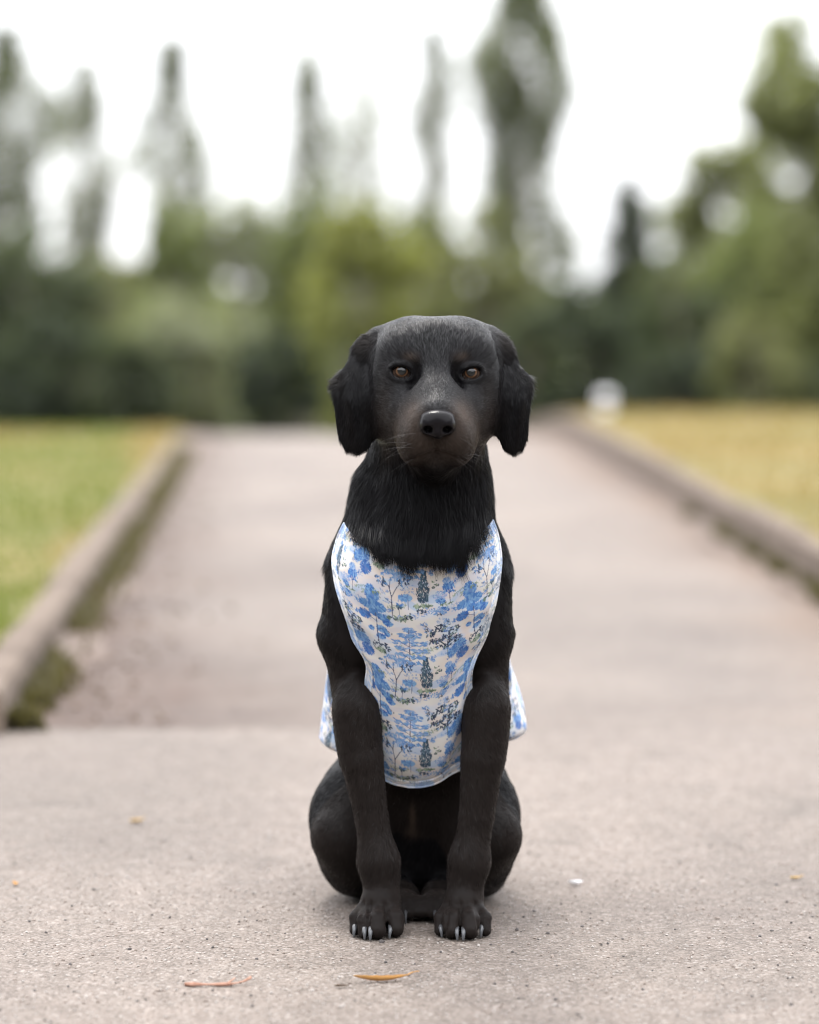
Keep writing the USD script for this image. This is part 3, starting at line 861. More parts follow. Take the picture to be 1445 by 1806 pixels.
# haunches, shanks, hind feet
for s, th, kn, hk, ft in ((-1, (624, 1466, 0.195), (598, 1475, 0.125), (640, 1575, 0.205), (712, 1600, 0.080)), (1, (840, 1462, 0.195), (872, 1475, 0.125), (852, 1575, 0.205), (772, 1602, 0.080))):
    t = w(*th)
    B.ball(t, (0.050, 0.098, 0.080), 0.03)
    B.ball(t + [-s * 0.012, 0.01, 0.045], (0.045, 0.085, 0.05), 0.03)
    k_, h_, f_ = w(*kn), w(*hk), w(*ft)
    B.cone(t + [s * 0.005, -0.03, 0.02], k_, 0.045, 0.026, 0.03)
    h_[2] = 0.030; f_[2] = 0.017
    B.cone(k_, h_, 0.028, 0.024, 0.02)
    B.cone(h_, f_ + [0, 0.05, 0.004], 0.022, 0.017, 0.015)
    B.ball(f_ + [0, 0.012, 0.0], (0.021, 0.032, 0.017), 0.01)
    for q in (-0.015, -0.005, 0.005, 0.015):
        B.cone(f_ + [q, 0.0, 0.006], f_ + [q * 1.15, -0.022 + abs(q) * 0.5, -0.004], 0.0072, 0.0075, 0.004)
# belly line and tail
B.cone(w(728, 1395, 0.128), w(728, 1455, 0.150), 0.011, 0.010, 0.02)
B.cone((0.014, 0.38, 0.055), (0.05, 0.46, 0.020), 0.026, 0.018, 0.02)

# head
B.ball(w(768, 629, 0.075), (0.070, 0.085, 0.043), 0.02)
B.ball(w(722, 617, 0.058), (0.036, 0.05, 0.035), 0.03)
B.ball(w(816, 617, 0.058), (0.036, 0.05, 0.035), 0.03)
B.ball(w(769, 640, 0.030), (0.034, 0.030, 0.036), 0.03)
for s, ex, ey in ((-1, 709, 656), (1, 831, 658)):
    B.ball(w(ex + s * 1 - s * 4, 631, 0.0275), (0.025, 0.021, 0.020), 0.018)          # brow
    B.ball(w(ex - s * 1, ey + 3, 0.021), (0.0225, 0.020, 0.021), 0.012)        # orbit
    B.ball(w(769 + s * 66, 690, 0.050), (0.036, 0.048, 0.045), 0.03)            # cheek
    B.ball(w(769 + s * 48, 735, 0.030), (0.034, 0.05, 0.042), 0.03)             # jowl
    B.cone(w(769 + s * 60, 672, 0.018), w(769 + s * 46, 712, -0.004), 0.016, 0.014, 0.02)   # cheekbone
    B.ball(w(770 + s * 33, 776, -0.036), (0.0250, 0.042, 0.0310), 0.010)          # flews
    B.ball(w(771 + s * 21, 760, -0.062), (0.0185, 0.022, 0.024), 0.012)          # whisker pads
B.cone(w(769, 655, 0.024), w(771, 728, -0.062), 0.0275, 0.0195, 0.02)          # bridge
B.cone(w(769, 608, 0.024), w(770, 695, -0.020), 0.025, 0.0225, 0.018)
B.ball(w(770, 740, -0.005), (0.048, 0.055, 0.045), 0.02)
B.cone(w(768, 800, 0.005), w(770, 811, -0.040), 0.030, 0.0155, 0.014)           # lower jaw
# inner hollows beside the bridge, forehead furrow
for s, ex, ey in ((-1, 709, 656), (1, 831, 658)):
    B.ball(w(769 + s * 36, 670, -0.016), (0.006, 0.008, 0.015), 0.016, cut=True)
# mouth line, philtrum
ml = [(722, 812), (730, 809), (742, 803), (757, 798), (771, 796), (786, 798), (800, 803), (812, 809), (819, 814)]
mp = []
for q in ml:
    x, _, z = w(q[0], q[1], -0.06)
    mp.append([x, float(B.front(np.array([x]), np.array([z]))[0]), z])
for a, b in zip(mp[:-1], mp[1:]):
    B.cone(np.array(a), np.array(b), 0.0016, 0.0016, 0.003, cut=True)
x, _, z = w(771, 776, -0.085)
for q in (774, 780, 786, 792):
    x, _, z = w(771, q, -0.085)
    B.cone(np.array([x, float(B.front(np.array([x]), np.array([z]))[0]) - 0.0002, z]), np.array([x, float(B.front(np.array([x]), np.array([z - 0.004]))[0]) - 0.0002, z - 0.004]), 0.0011, 0.0011, 0.003, cut=True)
# ears
EAR = {
    -1: [(664, 588), (645, 594), (628, 612), (610, 646), (591, 672), (589, 690), (593, 735), (598, 773), (611, 794), (632, 800), (650, 791), (661, 766), (662, 722), (657, 680), (656, 640), (662, 610)],
    1: [(868, 588), (884, 596), (898, 612), (914, 642), (935, 668), (937, 692), (933, 735), (930, 772), (922, 793), (905, 801), (888, 790), (877, 764), (876, 722), (881, 680), (883, 640), (874, 608)],
}
for s, pts in EAR.items():
    poly = np.array([w(q[0], q[1], 0.035)[[0, 2]] for q in pts])
    xi, zt = w(769 + s * 108, 590, 0.035)[[0, 2]]

    def ymid(x, z, s=s, xi=xi, zt=zt):
        u = np.clip((x - xi) * s / 0.055, -0.3, 1.2)          # 0 at the face, 1 at the outer edge
        v = np.clip((zt - z) / 0.14, -0.1, 1.1)               # 0 at the root, 1 at the tip
        sm = lambda q: np.clip(q, 0, 1) ** 2 * (3 - 2 * np.clip(q, 0, 1))
        y = 0.060 - 0.034 * sm(v / 0.6) + 0.008 * sm((v - 0.5) / 0.6)
        y = y + 0.026 * np.clip(u - 0.15, 0, 1.2) ** 2 * (1 - 0.35 * v)
        f1, f2 = 0.62 - 0.22 * v, 0.30 - 0.08 * v
        y = y - 0.0050 * np.exp(-((u - f1) / 0.10) ** 2) * sm(v / 0.2) * sm((1.0 - v) / 0.5)
        y = y + 0.0042 * np.exp(-((u - f2 - 0.04) / 0.11) ** 2) * sm((1.1 - v) / 0.6) + 0.004 * np.exp(-((u - f1 - 0.22) / 0.11) ** 2) * sm((1.0 - v) / 0.5)
        return y + 0.009 * np.exp(-(u / 0.14) ** 2)
    B.slab(poly, ymid, 0.0034, 0.005, 0.014)
    B.cone(w(769 + s * 92, 606, 0.075), w(769 + s * 116, 622, 0.062), 0.013, 0.006, 0.025)
# eyes: openings cut into the head, lids raised round them
EYES = {}
for s, ex, ey, tilt in ((-1, 709, 657, -0.20), (1, 831, 659, 0.16)):
    x, _, z = w(ex, ey, 0.0)
    y0 = float(B.front(np.array([x]), np.array([z]))[0])
    c, sn = math.cos(tilt), math.sin(tilt)
    R = np.array([[c, 0, sn], [0, 1, 0], [-sn, 0, c]])
    EYES[s] = (np.array([x, y0 + 0.0132, z]), R)
    ang = np.linspace(0, 2 * np.pi, 25)
    ring = []
    for a in ang:
        o = R.T @ np.array([0.0136 * np.cos(a), 0, 0.0090 * np.sin(a) * (1.0 if a < np.pi else 0.92)])
        qx, qz = x + o[0], z + o[2]
        ring.append([qx, float(B.front(np.array([qx]), np.array([qz]))[0]) + 0.0005, qz])
    for a, b, t in zip(ring[:-1], ring[1:], ang):
        rr_ = 0.0015 + 0.0006 * max(0, math.sin(t))
        B.cone(np.array(a), np.array(b), rr_, rr_, 0.004)
    B.ball((x, y0 + 0.001, z), (0.0122, 0.016, 0.0075), 0.0022, cut=True, rot=R)
B.d = np.maximum(B.d, -(GZ[None, None, :] - 0.0012))
V, FA = surface(B)
body = trimesh.Trimesh(V, FA, process=False)
comp = trimesh.graph.connected_components(body.edges_unique, nodes=np.arange(len(V)))
keep = max(comp, key=len)
km = np.zeros(len(V), bool); km[keep] = True
body.update_faces(km[body.faces].all(1)); body.remove_unreferenced_vertices()
body = trimesh.Trimesh(relax(np.array(body.vertices), body.faces, 5), body.faces, process=False)
V, N = np.array(body.vertices), np.array(body.vertex_normals)
print("body", len(V), len(body.faces))

# markings: black coat, browner legs, tan-brown muzzle sides and brow spots
def coat(P):
    c = np.tile(np.array([0.0030, 0.0028, 0.0032]), (len(P), 1))
    z = P[:, 2]
    leg = np.clip((0.40 - z) / 0.12, 0, 1) * (P[:, 1] < 0.13)
    c += leg[:, None] * np.array([0.0048, 0.0033, 0.0023])

    def spot(p, rad, col, e=2.0):
        d = (P - p) / np.asarray(rad)
        return np.exp(-(np.sqrt((d ** 2).sum(1))) ** e)[:, None] * np.asarray(col)
    tan = np.array([0.043, 0.030, 0.022])
    for s in (-1, 1):
        c = c + spot(w(771 + s * 46, 768, -0.03), (0.022, 0.045, 0.036), tan * 0.42, 4)
        c = c + spot(w(771 + s * 24, 780, -0.070), (0.019, 0.030, 0.020), tan * 0.42, 3)
        c = c + spot(w(771 + s * 36, 735, -0.055), (0.011, 0.030, 0.016), tan * 0.8, 2)
        c = c + spot(w(771 + s * 24, 810, -0.055), (0.030, 0.030, 0.008), tan * 0.12, 2)
        c = c + spot(w(769 + s * 88, 735, 0.03), (0.012, 0.06, 0.05), tan * 0.15, 3)
        c = c + spot(w(769 + s * 43, 630, 0.0), (0.0075, 0.03, 0.0045), tan * 0.55, 2)
    c = c + spot(w(728, 1425, 0.14), (0.005, 0.03, 0.022), tan * 1.2, 3) + spot(w(728, 1462, 0.145), (0.008, 0.02, 0.008), tan * 0.7, 2)
    c *= (0.85 + 0.3 * meshkit.fbm(P * 60, 2, 3))[:, None]
    return c


skin_m = mat("dog_coat", {
    "a": ("attribute", {"attribute": "tint"}),
    "g": ("geometry", {}),
    "n": ("noise_texture", {"scale": 900.0, "detail": 2.0}),
    "b": ("bump", {"strength": 0.35, "distance": 0.001}),
    "p": ("principled_bsdf", {"roughness": 0.42, "specular_ior_level": 0.05}),
}, [("a.color", "p.base_color"), ("g.position", "n.vector"), ("n.fac", "b.height"), ("b.normal", "p.normal")])
# a coat shines as one surface: each hair is shaded half with its own normal, half with that of the skin it lies on
hair_m = mat("dog_hair", {
    "a": ("attribute", {"attribute": "tint"}),
    "rn": ("attribute", {"attribute": "rootn"}),
    "gl": ("attribute", {"attribute": "gloss"}),
    "g": ("geometry", {}),
    "s": ("vector_math", {"math_type": "multiply_add", "vector2": (0.85, 0.85, 0.85)}),
    "nn": ("vector_math", {"math_type": "normalize"}),
    "p": ("principled_bsdf", {"roughness": 0.34, "specular_ior_level": 0.15}),
}, [("a.color", "p.base_color"), ("g.normal", "s.vector1"), ("rn.vector", "s.vector3"), ("s.vector", "nn.vector1"), ("nn.vector", "p.normal"), ("gl.fac", "p.specular_ior_level")])

dog = thing("dog", "black dog in a blue and white tree print vest sitting on the path", "dog")
DP = dog.GetPath().pathString
obj("body", body, skin_m, dog, smooth=True, colors=coat(V))

# ---- eyes
eye_m = mat("dog_eye", {"a": ("attribute", {"attribute": "tint"}),
                        "p": ("principled_bsdf", {"roughness": 0.02, "ior": 1.46, "specular_ior_level": 0.5})}, [("a.color", "p.base_color")])
for s, (c, R) in EYES.items():
    sp = trimesh.creation.icosphere(6, 0.0126)
    v = np.array(sp.vertices)
    look = (CAM + [0, 0, 0.0] - c); look /= np.linalg.norm(look)
    look = look + np.array([0.0, 0, 0.17]); look /= np.linalg.norm(look)
    ang = np.arccos(np.clip(v @ look / 0.0126, -1, 1)) * 0.0126
    az = np.arctan2(v[:, 2], v[:, 0])
    fib = 0.8 + 0.4 * meshkit.noise(np.stack([np.cos(az) * 9, np.sin(az) * 9, ang * 500], 1), 3)
    iris = np.array([0.048, 0.024, 0.012])[None] * fib[:, None] * (0.7 + 0.3 * np.clip((ang - 0.0038) / 0.003, 0, 1))[:, None]
    sclera = np.array([0.035, 0.022, 0.016])
    k = lambda a, b: np.clip((ang - a) / (b - a), 0, 1)[:, None]
    col = np.where(ang[:, None] < 0.0050, 0.004, iris)
    col = col * k(0.0044, 0.0062) + 0.004 * (1 - k(0.0044, 0.0062))
    col = col * (1 - k(0.0068, 0.0080)) + sclera * 0.35 * k(0.0068, 0.0080)
    col = col * (1 - k(0.0090, 0.0100)) + sclera * k(0.0090, 0.0100)
    # the clear cornea bulges a little
    v = v * (1 + 0.035 * np.exp(-(ang / 0.006) ** 4))[:, None]
    obj("eye", (v + c, sp.faces), eye_m, dog, smooth=True, colors=col)

# ---- nose leather
cn = w(772, 747, -0.086)
g1 = [np.arange(cn[i] - e, cn[i] + e, 0.0008).astype(np.float32) for i, e in enumerate((0.030, 0.030, 0.026))]
NF = Field(tuple(g1))
NF.ball(cn + [0, 0.002, 0.003], (0.0155, 0.0150, 0.0115), 0.006)
NF.ball(cn + [0, 0.005, 0.0080], (0.0180, 0.0150, 0.0070), 0.006)
for s in (-1, 1):
    NF.ball(cn + [s * 0.0105, 0.001, -0.001], (0.0086, 0.0135, 0.0105), 0.008)
    NF.ball(cn + [s * 0.0120, 0.004, -0.0035], (0.0074, 0.0100, 0.0085), 0.006)
NF.ball(cn + [0, 0.001, -0.010], (0.0075, 0.0120, 0.0080), 0.008)
for s in (-1, 1):
    NF.ball(cn + [s * 0.0112, -0.0120, -0.0070], (0.0056, 0.012, 0.0046), 0.003, cut=True)
    NF.cone(cn + [s * 0.0125, -0.0130, -0.0075], cn + [s * 0.0180, -0.0040, -0.0098], 0.0022, 0.0014, 0.003, cut=True)
NF.cone(cn + [0, -0.0150, 0.000], cn + [0, -0.011, -0.020], 0.0006, 0.0010, 0.003, cut=True)
nv, nf = surface(NF)
nv = relax(nv, nf, 3)
nose_m = mat("dog_nose", {
    "g": ("geometry", {}),
    "v": ("voronoi_texture", {"scale": 900.0, "feature": "smooth_f1"}),
    "b": ("bump", {"strength": 0.25, "distance": 0.0006}),
    "p": ("principled_bsdf", {"base_color": (0.004, 0.0035, 0.004), "roughness": 0.24, "specular_ior_level": 0.09}),
}, [("g.position", "v.vector"), ("v.distance", "b.height"), ("b.normal", "p.normal")])
obj("nose", (nv, nf), nose_m, dog, smooth=True)

# ---- claws
claw_m = mat("dog_claw", {"p": ("principled_bsdf", {"base_color": (0.036, 0.037, 0.040), "roughness": 0.3, "specular_ior_level": 0.6, "subsurface_weight": 0.0})})
hind_claw_m = mat("dog_hind_claw", {"p": ("principled_bsdf", {"base_color": (0.02, 0.02, 0.022), "roughness": 0.4, "specular_ior_level": 0.3})})
CX = {-1: [(624, -0.2), (642, 0.1), (653, -0.1), (688, -0.2)], 1: [(779, 0.25), (807, 0.1), (819, -0.1), (851.5, -0.25)]}
for s in (-1, 1):
    for (q, yt, rt), (cxp, tl) in zip(TOES[s], CX[s]):
        x = (cxp - 722.5) / 1500 * 0.994
        ya = float(B.front(np.array([x]), np.array([0.0135]), 0.0, -0.10, 0.05)[0])
        a = np.array([x, ya + 0.001, 0.0120])
        pts = catmull([a + [0, 0.005, 0.0015], a + [0, -0.0030, -0.0010], a + [tl * 0.003, -0.0058, -0.0056], a + [tl * 0.004, -0.0062, -0.0104]], 14)
        obj("claw", tube(pts, np.interp(np.linspace(0, 1, 14), [0, 0.4, 1], [0.0031, 0.0028, 0.0012]), 10), claw_m, dog, smooth=True)
for px, py in ((716, 1609), (767, 1611)):
    p = w(px, py, 0.052)
    p[2] = 0.013
    pts = catmull([p + [0, 0.006, 0.003], p + [0, -0.002, 0.0], p + [0, -0.007, -0.010]], 10)
    obj("hind_claw", tube(pts, np.linspace(0.0022, 0.0008, 10), 8), hind_claw_m, dog, smooth=True)

# ------------------------------------------------------------------ the vest
def spline(pts, n):
    return catmull(np.array(pts, float), n)


NS, NT = 300, 420
TOP = spline([(608, 922), (624, 944), (660, 964), (700, 977), (742, 981), (785, 976), (825, 957), (852, 938), (869, 917)], NS)
BOT = spline([(634, 1346), (678, 1373), (705, 1384), (738, 1388), (770, 1381), (808, 1362), (846, 1334)], NS)
LEFT = spline([(608, 922), (594, 955), (587, 990), (591, 1025), (603, 1068), (623, 1125), (648, 1182), (646, 1230), (636, 1290), (634, 1346)], NT)
RIGHT = spline([(869, 917), (880, 953), (884, 988), (880, 1030), (868, 1085), (851, 1138), (832, 1184), (836, 1230), (844, 1285), (846, 1334)], NT)
sv, tv = np.linspace(0, 1, NS)[None, :, None], np.linspace(0, 1, NT)[:, None, None]
PXY = (1 - tv) * TOP[None] + tv * BOT[None] + (1 - sv) * LEFT[:, None] + sv * RIGHT[:, None] - (
    (1 - sv) * (1 - tv) * TOP[0] + sv * (1 - tv) * TOP[-1] + (1 - sv) * tv * BOT[0] + sv * tv * BOT[-1])
# where the cloth lies: in front of the breast, found along the lines that the outline was taken from
yy = np.full((NT, NS), 0.03)
for _ in range(4):
    d = np.stack([PXY[..., 0] - 722.5, F * math.cos(PITCH) - (PXY[..., 1] - 903) * math.sin(PITCH), -F * math.sin(PITCH) - (PXY[..., 1] - 903) * math.cos(PITCH)], -1)
    P3 = CAM + d * ((yy - CAM[1]) / d[..., 1])[..., None]
    yn = torso.front(P3[..., 0], P3[..., 2], 0.0075)
    yy = np.where(yn > 0.14 + 0.05 * tv[..., 0], 0.10, yn)
yy = gaussian_filter(yy, (5, 5), mode="nearest")
P3 = CAM + d * ((yy - CAM[1]) / d[..., 1])[..., None]


def grid_faces(nt, ns):
    i, j = np.meshgrid(np.arange(nt - 1), np.arange(ns - 1), indexing="ij")
    q = np.stack([i * ns + j, (i + 1) * ns + j, (i + 1) * ns + j + 1, i * ns + j + 1], -1).reshape(-1, 4)
    return np.vstack([q[:, [0, 1, 2]], q[:, [0, 2, 3]]])


def grid_normals(P):
    n = np.cross(np.gradient(P, axis=0), np.gradient(P, axis=1))
    return n / (np.linalg.norm(n, axis=-1, keepdims=True) + 1e-12)


def arclen(P):
    """Cloth coordinates in metres: across from the middle column, down from the top row."""
    du = np.concatenate([np.zeros((P.shape[0], 1)), np.cumsum(np.linalg.norm(np.diff(P, axis=1), axis=-1), 1)], 1)
    dv = np.concatenate([np.zeros((1, P.shape[1])), np.cumsum(np.linalg.norm(np.diff(P, axis=0), axis=-1), 0)], 0)
    return du - du[:, [P.shape[1] // 2]], dv


Nn = grid_normals(P3)
Nn[Nn[..., 1] > 0] *= -1
U, Vv = arclen(P3)
# edge distance, hem relief, folds of the cloth
eL, eR = U - U[:, [0]], U[:, [-1]] - U
eB = Vv[[-1]] - Vv
edge_d = np.minimum(np.minimum(eL, eR), eB)
disp = 0.0009 * (edge_d < 0.0105) - 0.0007 * np.exp(-((edge_d - 0.0112) / 0.0008) ** 2)
fz = np.clip((tv[..., 0] - 0.35) / 0.4, 0, 1)
disp = disp + 0.0085 * fz * (meshkit.fbm(np.stack([U * 22 + Vv * 9, Vv * 7 - U * 4, 0 * U], -1), 3, 4) - 0.5)
disp = disp + 0.0030 * np.sin((U * 0.85 + Vv * 0.5) * 95) * np.exp(-(((U - 0.045) / 0.022) ** 2)) * fz
disp = disp + 0.0012 * np.sin((U * 0.5 - Vv) * 130 + 3 * meshkit.fbm(np.stack([U * 15, Vv * 15, 0 * U], -1), 2, 3)) * np.exp(-((np.abs(U) - 0.075) / 0.03) ** 2) * np.clip(tv[..., 0] * 3, 0, 1)
disp = disp + 0.0022 * (meshkit.fbm(np.stack([U * 30, Vv * 14, 0 * U], -1), 3, 14) - 0.5) + 0.00025 * np.sin(Vv * 5200) * np.sin(U * 5200) * 0.3
P3 = P3 + Nn * disp[..., None]

# ---- the print: watercolour trees, bushes and tufts, repeating over the cloth
BLUES = [srgb(*c) for c in ((80, 132, 202), (108, 158, 216), (138, 182, 228), (64, 112, 188))]
PALE = [srgb(*c) for c in ((132, 170, 222), (158, 188, 230), (108, 150, 210), (180, 204, 238))]
DARKS = [srgb(*c) for c in ((48, 66, 98), (66, 84, 112), (40, 54, 82), (84, 100, 116))]
TEAL = [srgb(*c) for c in ((56, 84, 108), (74, 102, 122), (46, 70, 96), (92, 122, 138))]
GREEN = [srgb(*c) for c in ((150, 172, 150), (122, 146, 122), (176, 192, 168), (104, 124, 110))]
TRUNK = [srgb(*c) for c in ((84, 92, 128), (70, 78, 112))]
WASH = [srgb(*c) for c in ((188, 210, 243), (206, 222, 247), (226, 222, 228), (238, 224, 216))]
TW, TH = 182.0, 163.0


def print_marks():
    r = np.random.default_rng(77)
    M = []                                      # x, y, half length, half width, angle, colour, layer opacity

    def dab(x, y, a, b, ang, c, o=1.0):
        M.append((x, y, a, b, ang, *c, o))

    def pick(P):
        return P[r.integers(len(P))] * r.uniform(0.88, 1.1)

    def blob(x, y, rx, ry, P, n, s=4.0, o=0.95, frill=True):
        rx, ry = rx * 0.80, ry * 0.78
        dab(x, y, rx * 0.80, ry * 0.80, 0, pick(P), 0.9)
        for k in range(n):
            a = r.uniform(0, 6.283)
            q = r.uniform(0.2, 1.0) ** 0.5
            dab(x + rx * q * math.cos(a), y + ry * q * math.sin(a), s * r.uniform(0.6, 1.3), s * r.uniform(0.35, 0.7), a + r.normal(0, 0.5), pick(P), o)
        if frill:
            for a in np.linspace(0, 6.283, int(9 + rx)):
                dab(x + rx * 1.02 * math.cos(a), y + ry * 1.02 * math.sin(a), s * r.uniform(0.5, 0.95), s * 0.42, a, pick(P), 0.95)

    def spray(x, y, rx, ry, P, n, s=3.0, o=0.95):
        for k in range(n):
            a, q = r.uniform(0, 6.283), r.uniform(0, 1) ** 0.5
            dab(x + rx * q * math.cos(a), y + ry * q * math.sin(a), s * r.uniform(0.6, 1.25), s * r.uniform(0.3, 0.55), r.uniform(0, 3.14), pick(P), o)

    def stroke(pts, wd, c):
        pts = np.array(pts, float)
        for a, b in zip(pts[:-1], pts[1:]):
            L = np.hypot(*(b - a)); ang = math.atan2(b[1] - a[1], b[0] - a[0])
            for t in np.linspace(0, 1, max(2, int(L / 2.2))):
                p = a + (b - a) * t
                dab(p[0], p[1], 1.8, wd, ang, c, 0.95)

    for k in range(44):                          # watered-down washes under everything
        dab(r.uniform(-TW / 2, TW / 2), r.uniform(0, TH), r.uniform(10, 26), r.uniform(4, 9), r.normal(0, 0.25), WASH[r.integers(4)], 0.75)
    for k in range(20):
        spray(r.uniform(-TW / 2, TW / 2), r.uniform(0, TH), r.uniform(4, 9), r.uniform(3, 6), [BLUES[1:], DARKS[1:] + PALE[:2], BLUES + PALE][k % 3], 12, 2.6, 0.75)
    for k in range(34):                          # far pale foliage between the trees
        spray(r.uniform(-TW / 2, TW / 2), r.uniform(0, TH), r.uniform(6, 12), r.uniform(4, 7), [PALE, PALE[2:], GREEN[:3], PALE][k % 4], 16, 2.6, 0.6)
    # slim dark cypress
    for k in range(260):
        t = r.uniform(0, 1)
        hw = 11.5 * min(1, 0.22 + 1.25 * t) * (1 - 0.35 * max(0, t - 0.8) / 0.2)
        dab(r.uniform(-1, 1) * hw, -31 + 58 * t, r.uniform(2.2, 4), 0.95, 1.57 + r.normal(0, 0.45), pick(TEAL), 0.9)
    stroke([(0, 24), (0, 34)], 0.8, TEAL[2])
    spray(0, 35, 17, 2.2, GREEN, 26, 4)
    # tree of two deep blue balls with a small one below
    for dx in (64,):
        blob(dx + 0, -40, 15, 13, BLUES, 46); blob(dx - 12, -33, 12, 10, BLUES[:3], 24); blob(dx + 8, -19, 13, 13, BLUES[:1] + BLUES[3:], 26)
        spray(dx - 2, -32, 17, 15, PALE, 22, 2.4, 0.8)
        blob(dx - 18, 0, 11, 9, BLUES, 24, 3.4); blob(dx - 22, -10, 7, 6, PALE, 10, 3.2); spray(dx - 17, 6, 12, 8, BLUES, 20, 3.4)
        stroke([(dx - 16, 10), (dx - 16, 30)], 0.7, TRUNK[0]); stroke([(dx - 6, -5), (dx - 13, 0)], 1.2, BLUES[3])
        spray(dx - 22, 33, 12, 3.5, GREEN, 16, 3); spray(dx + 2, 20, 14, 9, GREEN[:3], 18, 3.0, 0.7)
    # big blue oak
    ox, oy = 88, 46
    blob(ox, oy - 20, 15, 13, BLUES[1:3] + BLUES[:1], 34); blob(ox - 4, oy - 32, 8, 6, BLUES, 12, 3.4)
    blob(ox, oy, 29, 10, BLUES[:3], 58, 5.2); blob(ox - 17, oy + 22, 12, 9, BLUES[:1] + BLUES[3:], 20); blob(ox + 20, oy + 18, 13, 7, BLUES, 20)
    blob(ox + 28, oy + 27, 9, 5, BLUES, 10); blob(ox + 16, oy + 42, 10, 6.5, BLUES[:3], 14); blob(ox + 26, oy + 49, 5, 4, BLUES, 8, 3); blob(ox + 2, oy + 13, 9, 6, BLUES[:2], 12)
    blob(ox - 4, oy + 46, 5, 4, BLUES, 8, 3); blob(ox + 14, oy + 57, 9, 5, BLUES[1:], 10, 3.4)
    stroke([(ox + 6, oy + 14), (ox + 7, oy + 50), (ox + 11, oy + 82)], 0.95, TRUNK[0]); stroke([(ox - 10, oy + 22), (ox + 6, oy + 30)], 0.6, TRUNK[0]); stroke([(ox + 18, oy + 40), (ox + 8, oy + 46)], 0.6, TRUNK[0])
    spray(ox + 14, oy + 78, 17, 12, DARKS, 40, 3.2); spray(ox + 12, oy + 86, 13, 6, GREEN, 18, 3.2)
    # slender branching tree
    bx, by = -56, -6
    stroke([(bx, by + 62), (bx, by + 26), (bx - 5, by + 8), (bx - 14, by - 2)], 1.05, TRUNK[1]); stroke([(bx, by + 26), (bx + 9, by + 8), (bx + 15, by + 0)], 0.9, TRUNK[1]); stroke([(bx - 4, by + 10), (bx - 4, by - 8)], 0.9, TRUNK[1])
    stroke([(bx - 12, by + 30), (bx - 2, by + 36)], 0.6, TRUNK[1])
    spray(bx - 1, by - 14, 24, 12, BLUES[1:3] + PALE, 56, 3.3); spray(bx - 22, by - 2, 10, 7, DARKS + BLUES, 20, 3.0); spray(bx + 20, by - 3, 11, 8, BLUES[:2] + DARKS, 22, 3.0); spray(bx - 13, by + 6, 6, 4, BLUES + DARKS, 10, 3)
    spray(bx + 8, by + 66, 20, 4.5, GREEN + DARKS[3:], 34, 3.4); spray(bx + 28, by + 60, 10, 8, DARKS + GREEN, 20, 2.8)
    blob(bx + 12, by + 42, 8, 6, TEAL[1:] + BLUES[:1], 10, 3.2, frill=False); stroke([(bx + 13, by + 46), (bx + 13, by + 56)], 0.7, TRUNK[0])
    spray(bx + 30, by + 10, 15, 12, PALE, 40, 2.0, 0.75); blob(bx + 24, by + 26, 13, 6, BLUES[1:3] + PALE[2:3], 20, 3.6); stroke([(bx + 29, by + 30), (bx + 29, by + 46)], 0.7, TRUNK[0])
    # tall layered tree of pale blue plates
    lx, ly = -28, 112
    stroke([(lx, ly - 30), (lx, ly + 40)], 0.95, TRUNK[1])
    for qx, qy, rx, ry in ((0, -32, 11, 5.5), (-9, -21, 11, 4.5), (11, -22, 11, 4.5), (0, -15, 9, 4), (-17, -7, 13, 4.5), (17, -6, 15, 4.5), (-15, 5, 14, 4.5), (16, 8, 13, 4.5), (-13, 16, 13, 4), (13, 20, 13, 4), (-10, 27, 10, 3.5), (10, 31, 11, 3.5)):
        P = PALE[:3] + BLUES[1:3]
        for k in range(int(rx * 1.7)):
            dab(lx + qx + rx * r.uniform(-1, 1), ly + qy + ry * r.uniform(-1, 1) * 0.8, 4.2 * r.uniform(0.6, 1.2), 1.5, r.normal(0, 0.35) + (0.25 if qx > 0 else -0.25), pick(P), 0.92)
        stroke([(lx, ly + qy + 7), (lx + qx * 0.8, ly + qy + 1)], 0.5, TRUNK[1])
    # dark leafed shrub
    sx, sy = 32, 98
    stroke([(sx + 10, sy + 40), (sx + 8, sy + 18), (sx - 4, sy + 4)], 0.6, GREEN[3]); stroke([(sx + 8, sy + 18), (sx + 20, sy + 4)], 0.6, GREEN[3])
    for qx, qy, rx, ry, n in ((-22, -12, 10, 7, 22), (-2, -20, 12, 7, 26), (22, -10, 11, 8, 24), (-14, 4, 12, 6, 20), (8, 2, 14, 8, 26), (26, 8, 10, 7, 18), (2, 16, 14, 6, 20)):
        spray(sx + qx, sy + qy, rx, ry, DARKS, n, 3.4)
        spray(sx + qx, sy + qy, rx, ry, PALE[:2] + GREEN[:1], n // 3, 2.6, 0.8)
    # round bushes by the cypress
    spray(30, 18, 13, 9, PALE + [srgb(196, 190, 226)], 46, 2.2, 0.85); blob(31, 27, 9, 5, BLUES, 18, 2.8); spray(26, 45, 22, 7, PALE[:3] + BLUES[1:3], 64, 2.6); spray(40, 42, 8, 4, BLUES, 16, 2.6)
    spray(-4, 44, 8, 3.5, DARKS, 16, 2.8); spray(22, -6, 8, 10, DARKS + GREEN, 14, 2.6)
    spray(-84, 20, 9, 8, GREEN, 18, 2.6, 0.8)
    return np.array(M)


MARKS = print_marks()


